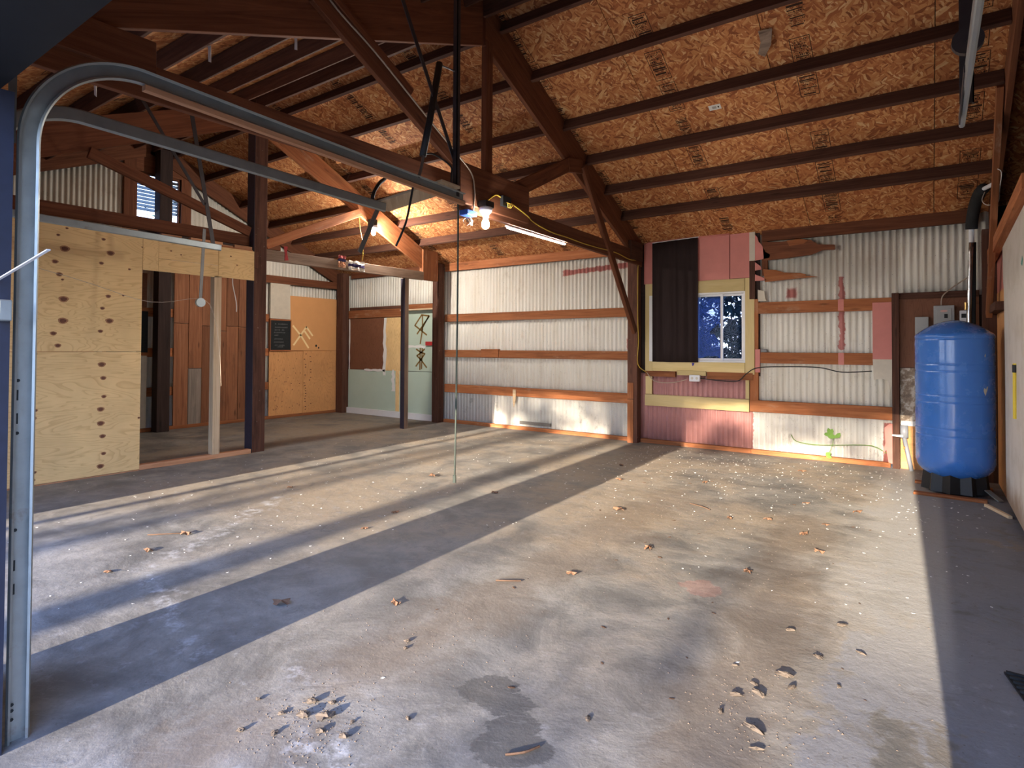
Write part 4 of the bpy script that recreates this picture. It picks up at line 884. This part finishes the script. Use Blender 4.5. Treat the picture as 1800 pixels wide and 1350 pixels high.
# ------------------------------------------------------------------ electrical gear and pipes
ep = thing('breaker_panel', 'grey breaker panel on brown plywood above the blue tank', 'breaker panel', (.14,8.0,1.4))
MB().box((.05,7.99,1.35),(.235,8.068,1.84)).build('cabinet', GREYBOX, ep, bevel=.004); dr = MB().box((.075,7.982,1.40),(.21,7.99,1.81)).build('door', GREYBOX, ep, bevel=.003)
MB().box((.145,7.978,1.70),(.175,7.983,1.745)).build('latch', BLKPL, dr)
MB().prism([(.142+.034*math.cos(a),7.9815,1.778+.012*math.sin(a)) for a in [i*math.pi/6 for i in range(12)]], (0,-.001,0)).build('warning_label', mat_plain('pink_label', (.62,.36,.32), .6), dr)
o = MB().box((-.12,8.0,1.42),(0.005,8.068,1.72)).build('switch_box', GREYBOX, bevel=.004); tag(o, 'low grey switch box beside the breaker panel', 'switch box')
oc = thing('outlet', 'small outlet with a black socket beside the breaker panel', 'outlet', (.33,8.0,1.68)); MB().box((.28,8.01,1.66),(.345,8.068,1.78)).build('cover_plate', WHITEPL, oc, bevel=.003); MB().box((.295,8.004,1.70),(.335,8.01,1.745)).build('socket', BLKPL, oc)
wp_ = thing('water_pipe', 'tall bright metal pipe with black foam elbow in the corner behind the tank', 'pipe', (.37,7.9,1.0))
MB().tube([(.35,7.93,.0),(.355,7.93,1.7),(.375,7.93,2.4),(.383,7.93,2.52)], .022, 12).build('riser', CHROME, wp_, smooth=True); MB().tube([(.388,7.955,.0),(.395,7.955,1.7),(.405,7.955,2.5)], .020, 12).build('insulation', FOAM, wp_, smooth=True)
MB().tube([(.383,7.93,2.50),(.384,7.93,2.66)], .024, 12).build('fitting', WHITEPL, wp_)
MB().tube(smoothpath([(.384,7.93,2.64),(.39,7.9,2.75),(.41,7.8,2.88),(.44,7.65,2.96),(.46,7.52,2.97)], 4), .055, 14).build('foam_elbow', FOAM, wp_, smooth=True)
MB().tube([(.46,7.54,2.97),(.53,7.4,2.98)], .02, 10).build('pipe_end', WHITEPL, wp_); MB().tube([(.33,7.91,1.86),(.33,7.91,1.78)], .014, 8).build('valve', BRASS, wp_)
o = MB().tube(smoothpath([(.12,8.03,1.84),(.13,8.03,1.94),(.2,8.05,2.02),(.3,8.05,2.10),(.36,8.0,2.14)], 4), .007, 6).build('tan_cable', WIRE, smooth=True); tag(o, 'tan cable curving up from the breaker panel to the corner', 'cable')
o = MB().tube(smoothpath([(.47,7.50,2.93),(.44,7.35,2.82),(.47,7.2,2.74),(.535,7.0,2.72),(.532,6.82,2.80),(.53,6.62,2.90),(.5,6.7,2.96)], 4), .004, 5).build('tangled_string', WIREW, smooth=True); tag(o, 'tangled thin white cord behind the knee brace in the corner', 'cord')
sp = thing('standpipe', 'grey plastic standpipe with a lever tap leaning at the wall by the tank', 'pipe', (-.18,8.0,0))
MB().tube([(-.228,7.998,.5),(-.225,7.99,.36)], .04, 14).build('sleeve', PVC, sp, smooth=True); MB().tube([(-.228,7.99,.37),(-.16,7.97,.0)], .022, 12).build('pipe', PVC, sp, smooth=True)
MB().tube([(-.24,7.96,.38),(-.34,7.94,.385)], [.014,.011], 8).build('lever', WHITEPL, sp); MB().tube([(-.225,7.97,.26),(-.225,7.93,.255)], .009, 8).build('bolt', BRASS, sp)

# ------------------------------------------------------------------ blue pressure tank
TX, TY = .20, 7.04
tk = thing('pressure_tank', 'tall blue steel pressure tank standing on a black plastic base', 'water tank', (TX,TY,.03))
pr_ = [(.05,.13),(.14,.14),(.21,.165),(.26,.20),(.293,.245),(.308,.295),(.31,.33),(.31,.335)]
for zb in (.55,.62,.865,.93,1.155,1.22):   # rolled ribs
    pr_ += [(.31,zb-.014),(.31,zb-.008),(.3075,zb-.003),(.3075,zb+.003),(.31,zb+.008),(.31,zb+.014)]
pr_ += [(.31,1.44),(.31,1.452),(.3075,1.456),(.3075,1.462),(.31,1.466),(.31,1.482),(.306,1.496),(.298,1.506),(.285,1.515),(.25,1.544),(.20,1.577),(.14,1.606),(.08,1.626),(.03,1.636),(.005,1.637)]
MB().lathe(pr_, (TX,TY,0), 56).build('shell', TANK, tk, smooth=True)
bs = []; n = 10
for i in range(n*2):
    a = 2*math.pi*i/(n*2)+.15; r = .27 if i % 2 == 0 else .225; bs.append((TX+r*math.cos(a), TY+r*math.sin(a)))
m = MB(); lo = [(x,y,.022) for x,y in bs]; hi = [(TX+(x-TX)*.93, TY+(y-TY)*.93, .20) for x,y in bs]; N = len(bs)
m.add(lo+hi, [tuple(range(N-1,-1,-1)), tuple(range(N,2*N))] + [(i,(i+1)%N,N+(i+1)%N,N+i) for i in range(N)]); m.build('base', BLKPL, tk)
def on_tank(a, z, r=.3112): return (TX+r*math.cos(a), TY+r*math.sin(a), z)
m = MB()
for pts in ([(-.62,.985),(-.60,1.01),(-.57,1.005),(-.54,.995),(-.50,1.02),(-.46,1.025),(-.50,.985),(-.53,.965),(-.555,.94),(-.585,.955)], [(-.58,1.30),(-.55,1.32),(-.545,1.30),(-.565,1.285)]):
    P = [on_tank(a-.23,z) for a,z in pts]; o = MB().add(P, [tuple(range(len(P)))]).build('chipped_paint', CREAM, tk); s = o.modifiers.new('film','SOLIDIFY'); s.thickness = .0012
o = MB().beam((-.12,6.74,.011),(.42,6.70,.011),.09,.022).build('pallet_board', W_GIRT, bevel=.003); tag(o, 'flat wooden board on the floor under the tank edge', 'board')
o = MB().beam((-.12,7.3,.011),(.5,7.30,.011),.09,.022).build('pallet_board', W_GIRT, bevel=.003); tag(o, 'flat wooden board on the floor behind the tank base', 'board')
o = MB().beam((.40,6.55,.012),(.53,6.18,.012),.03,.024).build('wood_offcut', W_STUD, bevel=.002); tag(o, 'thin wood offcut on the floor along the white wall', 'offcut')
o = MB().beam((.43,6.90,.075),(.52,6.78,.010),.05,.010).build('metal_scrap', GALV); tag(o, 'bent grey metal scrap behind the tank base', 'scrap')
o = MB().tube([(.548,5.98,1.25),(.548,6.0,.82)], .014, 10).build('yellow_rod', YELP); tag(o, 'yellow rod with black tape fixed upright on the white wall', 'rod')
rodp = o; MB().tube([(.547,5.98,1.24),(.547,5.985,1.18)], .017, 10).build('tape_band', BLKPL, rodp)
o = MB().prism([(.5545,5.62,1.98),(.5545,5.55,2.03),(.5545,5.52,2.0),(.5545,5.56,1.96)], (-.001,0,0)).build('teal_scrap', mat_plain('teal_paint', (.03,.28,.24), .5)); tag(o, 'small teal paint smear on the white wall', 'paint mark')

# ------------------------------------------------------------------ door jamb details
o = MB().beam((-2.495,.60,1.565),(-2.17,.64,1.64),.010,.003).build('plastic_tie', WHITEPL); tag(o, 'white plastic tie sticking out from the navy door jamb', 'tie')
o = MB().box((-2.499,.595,1.43),(-2.46,.632,1.50)).build('jamb_latch', GALV, bevel=.004); tag(o, 'small metal latch plate on the navy door jamb', 'latch')

# ------------------------------------------------------------------ vine growing through the wall
vn = thing('vine', 'thin green vine with fresh leaves growing through the foot of the wall', 'vine', (-.9,8.03,.06))
MB().tube(smoothpath([(-1.403,8.03,.285),(-1.345,8.02,.213),(-1.155,8.02,.189),(-.909,8.02,.207),(-.615,8.02,.236),(-.501,8.03,.221),(-.40,8.05,.159)], 5), .005, 5).build('stem', VINE, vn)
MB().tube([(-.93,8.02,.30),(-.95,8.02,.2),(-1.0,8.03,.06)], .003, 5).build('stem', VINE, vn)
def leafpts(c, L, w_, a, tilt):
    c = Vector(c); d = Vector((math.cos(a), -.35*math.sin(tilt), math.sin(a))); d.normalize(); s_ = d.cross(Vector((0,1,.3))).normalized()
    return [c, c+d*L*.3+s_*w_*.5, c+d*L*.7+s_*w_*.42, c+d*L, c+d*L*.7-s_*w_*.42, c+d*L*.3-s_*w_*.5]
for k in range(9):
    c = random.choice(((-.97,8.01,.33),(-.91,8.01,.29),(-.93,8.01,.32),(-.95,8.01,.28))) if k < 7 else (-1.02,8.01,.08)
    o = MB().add(leafpts(c, random.uniform(.06,.10), .05, random.uniform(-.6,3.4), random.random()), [(0,1,2,3,4,5)]).build('leaf', VINE, vn); s = o.modifiers.new('blade','SOLIDIFY'); s.thickness = .001
# ------------------------------------------------------------------ litter on the slab
def leaf_mesh(name, seed):
    rr = random.Random(seed); vs = [(0,0,.02)]; fs = []; n = 16
    for i in range(n):
        a = 2*math.pi*i/n; r = (.046 if i % 4 else .030)*rr.uniform(.7,1.2); vs.append((r*math.cos(a), .62*r*math.sin(a), rr.uniform(.0,.022)))
    for i in range(n): fs.append((0, 1+i, 1+(i+1)%n))
    me = bpy.data.meshes.new(name); me.from_pydata(vs, [], fs); me.materials.append(DRYLEAF); return me
def clod_mesh(name, seed, mat, flat=.55):
    rr = random.Random(seed); vs = []; fs = []; n = 9; R = 5
    for j in range(R+1):
        ph = math.pi*j/R
        for i in range(n):
            a = 2*math.pi*i/n; r = .017*rr.uniform(.45,1.35); vs.append((r*math.sin(ph)*math.cos(a), r*math.sin(ph)*math.sin(a)*.75, .02*flat*(1-math.cos(ph))*rr.uniform(.85,1.1)*.6))
    for j in range(R):
        for i in range(n): fs.append((j*n+i, j*n+(i+1)%n, (j+1)*n+(i+1)%n, (j+1)*n+i))
    me = bpy.data.meshes.new(name); me.from_pydata(vs, [], fs[::1]); me.materials.append(mat); return me
LM = [leaf_mesh('dry_leaf', k) for k in range(4)]; CM = [clod_mesh('mud_clod', 10+k, MUDC) for k in range(5)]; BM = [clod_mesh('bark_chip', 30+k, BARKC, .25) for k in range(3)]
def place(me, name, x, y, s, label, cat, group, sx=1.0):
    big, small = {'leaf': (1.05,.75), 'mud clod': (1.15,.75), 'bark chip': (.6,.4)}[cat]
    label = ('large ' if s >= big else 'tiny ' if s <= small else 'middling ') + label.replace('small dark','dark')
    o = bpy.data.objects.new(name, me); COL.objects.link(o); o.location = (x,y,.0005); o.scale = (s*sx,s,s); o.rotation_euler = (0,0,random.uniform(0,6.28)); return tag(o, label, cat, group)
for x, y, s in ((-4.21,1.81,.9),(-4.36,2.12,1.0),(-4.24,4.57,1.2),(-2.78,1.85,1.1),(-3.56,3.4,.8),(-3.43,2.96,.7),(-5.0,3.4,.7),(-2.30,2.2,.8),(-4.0,1.5,.6),(-3.3,4.4,.8)):
    place(random.choice(LM), 'dry_leaf', x, y, s, 'curled dry brown leaf on the streaked floor outside the narrow plywood bay', 'leaf', 'dry leaves beside the door post shadow')
for x, y, s in ((-2.12,4.55,1.2),(-1.55,3.8,1.0),(-.49,5.64,1.1),(-1.14,7.16,1.1),(-.88,5.7,.8),(-1.05,5.0,.8),(-.75,4.75,.9),(-1.3,4.85,.8),(-.65,5.1,.7),(-1.75,3.1,.8),(-.9,3.75,.9),(-2.6,5.6,.9),(-2.9,6.3,.9),(-1.85,6.0,.8),(-.6,4.4,.8)):
    place(random.choice(LM), 'dry_leaf', x, y, s, 'curled dry brown leaf on the muddy floor before the window wall', 'leaf', 'dry leaves on the muddy floor')
for x, y, s in ((-1.92,1.41,1.3),(-1.87,1.34,1.5),(-1.66,1.35,1.1),(-1.87,1.22,.9),(-1.80,1.38,1.7),(-1.75,1.32,1.0),(-1.95,1.3,.8),(-1.98,1.16,.9),(-1.96,1.95,.9),(-1.92,1.9,.8),(-1.55,1.55,.7),(-2.1,1.3,.7),(-1.6,1.12,.6),(-1.85,1.45,.9),(-1.7,1.42,.6)):
    place(random.choice(CM), 'mud_clod', x, y, s, 'lump of dried mud among the clods left of the oil stain', 'mud clod', 'mud clods left of the oil stain')
for x, y, s in ((-.49,2.66,1.3),(-.64,2.26,.8),(-.55,2.46,1.2),(-.51,2.22,1.2),(-.62,2.40,1.0),(-.45,2.58,.9),(-.58,2.52,.8),(-1.02,1.93,.7),(-.40,2.9,.9),(-.55,3.1,.9),(-.35,3.3,1.0),(-.25,3.05,.7),(-.48,2.12,.7),(-.68,2.62,.6),(-.3,2.7,.6)):
    place(random.choice(CM), 'mud_clod', x, y, s, 'lump of dried mud on the sunlit floor beside the straight jamb shadow', 'mud clod', 'mud clods along the right jamb shadow', 1.7)
for i in range(46):
    x, y = random.uniform(-2.4,-.1), random.uniform(1.9,7.2)
    place(random.choice(BM), 'bark_chip', x, y, random.uniform(.25,.75), 'small dark bark chip lying on the sunlit concrete floor', 'bark chip', 'bark chips on the sunlit floor', 1.6)
for k, (a, b, z) in enumerate((((-1.7,5.1),(-1.5,5.0),0),((-1.15,1.60),(-1.08,1.70),0),((-2.05,2.75),(-1.93,2.83),0),((-4.55,1.95),(-4.4,2.1),0))):
    o = MB().tube(smoothpath([(a[0],a[1],.006),((a[0]+b[0])/2+.015,(a[1]+b[1])/2-.01,.012),(b[0],b[1],.006)], 4), .004, 5).build('twig', BARKC)
    tag(o, ('short dark twig on the muddy floor under the window', 'thin dark twig lying in the oil stain', 'small dark twig beside the door post shadow', 'thin bent twig near the dry leaves in the streaked light')[k], 'twig')
m = MB(); rr = random.Random(3)
for i in range(900):
    x = rr.uniform(-3.2,.4) if i % 3 else rr.uniform(-6.8,-3.2); y = 7.9-abs(rr.gauss(0,1.9)) if i % 3 else rr.uniform(1,7.5)
    if y < .7 or x > .45 or (x > -.2 and 6.6 < y < 7.4) or (x > .2 and 2.7 < y < 3.3): continue
    s_ = rr.uniform(.003,.011); a = rr.uniform(0,6.28); c = [(x+s_*math.cos(a+k*1.57)*(1 if k%2 else .6), y+s_*math.sin(a+k*1.57)*(1 if k%2 else .6), .0015+rr.uniform(0,.003)) for k in range(4)]
    m.add(c, [(0,1,2,3)])
o = m.build('paint_flakes', FLAKE); s = o.modifiers.new('film','SOLIDIFY'); s.thickness = .001; o['kind'] = 'stuff'; tag(o, 'scattered white paint flakes over the concrete floor', 'paint flakes')
m = MB()
for i in range(1300):
    cx, cy, sg = rr.choice(((-1.85,1.36,.10),(-1.75,1.33,.12),(-.52,2.45,.14),(-.55,2.2,.12),(-1.2,4.8,.6),(-.8,3.6,.6),(-2.1,4.6,.4),(-1.9,2.0,.3)))
    x, y = rr.gauss(cx,sg), rr.gauss(cy,sg); s_ = rr.uniform(.0012,.0048); h = s_*rr.uniform(.4,1)
    if y < .7 or x > .45 or (x > .2 and 2.7 < y < 3.35): continue
    m.add([(x-s_,y-s_*.6,0),(x+s_,y-s_*.5,0),(x+s_*.6,y+s_,0),(x-s_*.7,y+s_*.7,0),(x,y,h)], [(0,1,4),(1,2,4),(2,3,4),(3,0,4)])
o = m.build('mud_crumbs', MUDC); o['kind'] = 'stuff'; tag(o, 'fine crumbs of dried mud strewn over the floor', 'crumbs')
mt = thing('rubber_mat', 'dark ribbed rubber mat on the floor by the right wall', 'mat', (.4,3.0,0))
MB().prism([(.25,3.22,.001),(.31,2.92,.001),(.53,2.80,.001),(.53,3.28,.001)], (0,0,.008)).build('backing', BLKPL, mt)
for i in range(8):
    y = 2.95+.037*i; x = .305-.055*(y-2.95)/.27
    MB().beam((x+.004,y,.012),(.53,y-.015,.012),.014,.012).build('rib', FOAM, mt)
# ------------------------------------------------------------------ outdoors: bush at the window, trees in the yard
def leaf_cloud(m, c, R, n, L, rr, shape='long'):
    for i in range(n):
        while True:
            p = Vector((rr.uniform(-1,1),rr.uniform(-1,1),rr.uniform(-1,1)))
            if p.length < 1: break
        q = Vector((c[0]+p.x*R[0], c[1]+p.y*R[1], c[2]+p.z*R[2]))
        d = Vector((rr.uniform(-1,1),rr.uniform(-1,1),rr.uniform(-.6,.5))).normalized(); s_ = d.cross(Vector((rr.uniform(-.4,.4),rr.uniform(-.4,.4),1))).normalized(); l = L*rr.uniform(.7,1.3); wd = l*(.16 if shape == 'long' else .3)
        up = s_.cross(d)*l*.06
        m.add([q, q+d*l*.35+s_*wd+up, q+d*l*.75+s_*wd*.8+up, q+d*l, q+d*l*.75-s_*wd*.8+up, q+d*l*.35-s_*wd+up], [(0,1,2,3),(0,3,4,5)])
rr = random.Random(11)
rb = thing('rhododendron', 'glossy leaved evergreen bush outside the window', 'bush', (-2.6,9.6,-.14))
m = MB()
for k in range(1300):
    c = Vector((rr.uniform(-4.4,-1.3), rr.uniform(8.95,10.0), rr.uniform(.5,2.75)))
    for j in range(9):
        a = 2*math.pi*j/9+rr.random(); d = Vector((math.cos(a), math.sin(a), rr.uniform(-1.1,.15))).normalized(); s_ = d.cross(Vector((0,0,1))).normalized(); l = rr.uniform(.12,.19); wd = l*.15; dn = Vector((0,0,-.03))
        m.add([c, c+d*l*.35+s_*wd, c+d*l*.75+s_*wd*.8+dn*.6, c+d*l+dn, c+d*l*.75-s_*wd*.8+dn*.6, c+d*l*.35-s_*wd], [(0,1,2,3),(0,3,4,5)])
o = m.build('foliage', RHODO, rb)
m = MB()
for k in range(26):
    a = Vector((rr.uniform(-4.5,-.8), rr.uniform(9.4,10.2), -.14)); b = a+Vector((rr.uniform(-.8,.8), rr.uniform(-.4,.3), rr.uniform(1.5,3.0))); m.tube([a, a.lerp(b,.5)+Vector((rr.uniform(-.1,.1),0,0)), b], [.025,.018,.008], 6)
m.build('stems', BARK, rb)
hg = thing('laurel_hedge', 'dense dark hedge behind the bush at the window', 'hedge', (-3,10.9,-.14)); m = MB()
for k in range(1500):
    c = Vector((rr.uniform(-5.4,-1.0), rr.uniform(10.4,11.5), rr.uniform(.0,3.9)))
    for j in range(6):
        a = 2*math.pi*j/6+rr.random(); d = Vector((math.cos(a), math.sin(a), rr.uniform(-.6,.6))).normalized(); s_ = d.cross(Vector((0,0,1))).normalized(); l = rr.uniform(.14,.22); wd = l*.22
        m.add([c, c+d*l*.5+s_*wd, c+d*l, c+d*l*.5-s_*wd], [(0,1,2,3)])
m.build('foliage', RHODO, hg); m = MB()
for k in range(12):
    a = Vector((rr.uniform(-5.2,-1.2), 10.9, -.14)); m.tube([a, a+Vector((rr.uniform(-.2,.2),0,1.4)), a+Vector((rr.uniform(-.4,.4),rr.uniform(-.2,.2),3.2))], [.03,.022,.008], 6)
m.build('stems', BARK, hg)
def tree(label, x, y, h, r, crown, seed, lean=0.0, n=900, cz=.62):
    q = random.Random(seed); t = thing('yard_tree', label, 'tree', (x,y,-.14), 'trees in the yard before the doors')
    MB().tube([(x+lean*s_/h, y, -.14+s_) for s_ in (0,h*.3,h*.6,h)], [r*1.25,r,r*.8,r*.25], 10).build('trunk', BARK, t, smooth=True)
    b = MB(); m = MB()
    for k in range(16):
        zz = h*q.uniform(cz-.12,.98); a = q.uniform(0,6.28); L = crown*q.uniform(.5,1)*(1.15-zz/h*.6); e = (x+lean*zz/h+L*math.cos(a), y+L*math.sin(a), zz+L*.35)
        b.tube([(x+lean*zz/h,y,zz), ((x+e[0])/2, (y+e[1])/2, zz+L*.25), e], [r*.3,r*.2,r*.06], 6); leaf_cloud(m, e, (L*.55,L*.55,L*.4), n//16, .16, q, 'w')
    b.build('branches', BARK, t); m.build('foliage', LEAFY, t); return t
# sunlight arrives over the yard from -Y; trunks throw the long streaks on the slab
tree('tall broad tree with a straight trunk in the yard before the left door', -2.98,-14.5,16,.16,2.3,1, cz=.7)
tree('slim tree in the yard left of the broad trunk', -5.19,-8.0,13,.05,1.5,2, cz=.75)
tree('slim leaning tree in the yard before the left door', -4.25,-24,13,.085,1.6,3,.1, cz=.75)
tree('slim double tree in the yard before the left door', -3.63,-30,14,.14,2.2,4,-.05, cz=.7)
tree('low sparse shrub added to dim the sun before the right door', -1.3,-19,4.5,.03,2.3,5, n=420, cz=.5)  # unseen shrub, shaped to thin the sun on the near floor
for k, (x, y, h) in enumerate(((-19,-20,15),(-13,-36,17),(11,-24,15),(20,-20,18))): tree(('large tree at the far left edge of the yard','tallest tree of the yard left of the drive','large tree right of the drive','large tree at the far right edge of the yard')[k], x, y, h, .22, 4.5, 40+k, n=1400, cz=.35)
for k, (x, y, h) in enumerate(((-16,5.5,9),(-16,-2.5,8),(-18,13,10))):
    t_ = tree(('leafy tree straight outside the gable vent','smaller leafy tree outside the gable wall toward the doors','leafy tree outside the far corner of the gable wall')[k], x, y, h, .15, 3.0, 60+k, n=1500, cz=.25); t_['group'] = 'trees outside the gable vent'
for k, (x, y, h) in enumerate(((-8.5,18,9),(-2.6,17,8),(3.5,18,9.5))):
    t_ = tree(('dense tree behind the bush toward the corner','dense tree straight behind the bush at the window','dense tree behind the bush toward the tank side')[k], x, y, h, .16, 3.2, 80+k, n=2600, cz=.2); t_['group'] = 'trees behind the barn'

# unseen tree added so its low limbs dim sun on the back wall
q = random.Random(21); st_ = thing('yard_tree', 'unseen wide tree added so its low limbs dim the sun on the back wall', 'tree', (4.2,-19.5,-.14), 'trees in the yard before the doors')
MB().tube([(4.2,-19.5,-.14),(4.15,-19.5,3),(4.0,-19.5,6.2),(3.8,-19.5,11)], [.26,.22,.18,.05], 10).build('trunk', BARK, st_, smooth=True)
m = MB(); b = MB()
for k in range(30):
    x = 3.2-k*.36; z = 5.95+q.uniform(-.12,.18); y = -19.3+q.uniform(-.7,.7)
    b.tube([(4.0,-19.5,6.0), ((x+4)/2,(y-19.5)/2,6.35), (x,y,z+.15)], [.03,.02,.006], 5)
    leaf_cloud(m, (x,y,z), (.42,.5,.33), q.choice((60,140,190,240)), .15, q, 'w')
b.build('branches', BARK, st_); m.build('foliage', LEAFY, st_)
# scraps of paper left on the purlins
for k, (x, y, z, l) in enumerate(((-4.6,2.352,3.705,.13),(-5.2,1.792,3.47,.22),(-4.3,2.912,3.94,.12))):
    o = MB(axis=(0,0,1)).prism([(x,y,z),(x+.03,y+.01,z),(x+.045,y,z-l*.6),(x+.025,y+.015,z-l),(x-.005,y+.01,z-l*.9),(x+.01,y,z-l*.5)], (.0,.002,0)).build('paper_scrap', PAPER)
    tag(o, ('torn white paper scrap hanging from a purlin near the truss web','long white paper strip hanging from the purlin above the door track','small torn paper scrap stuck on a purlin close to the ridge')[k], 'paper scrap')
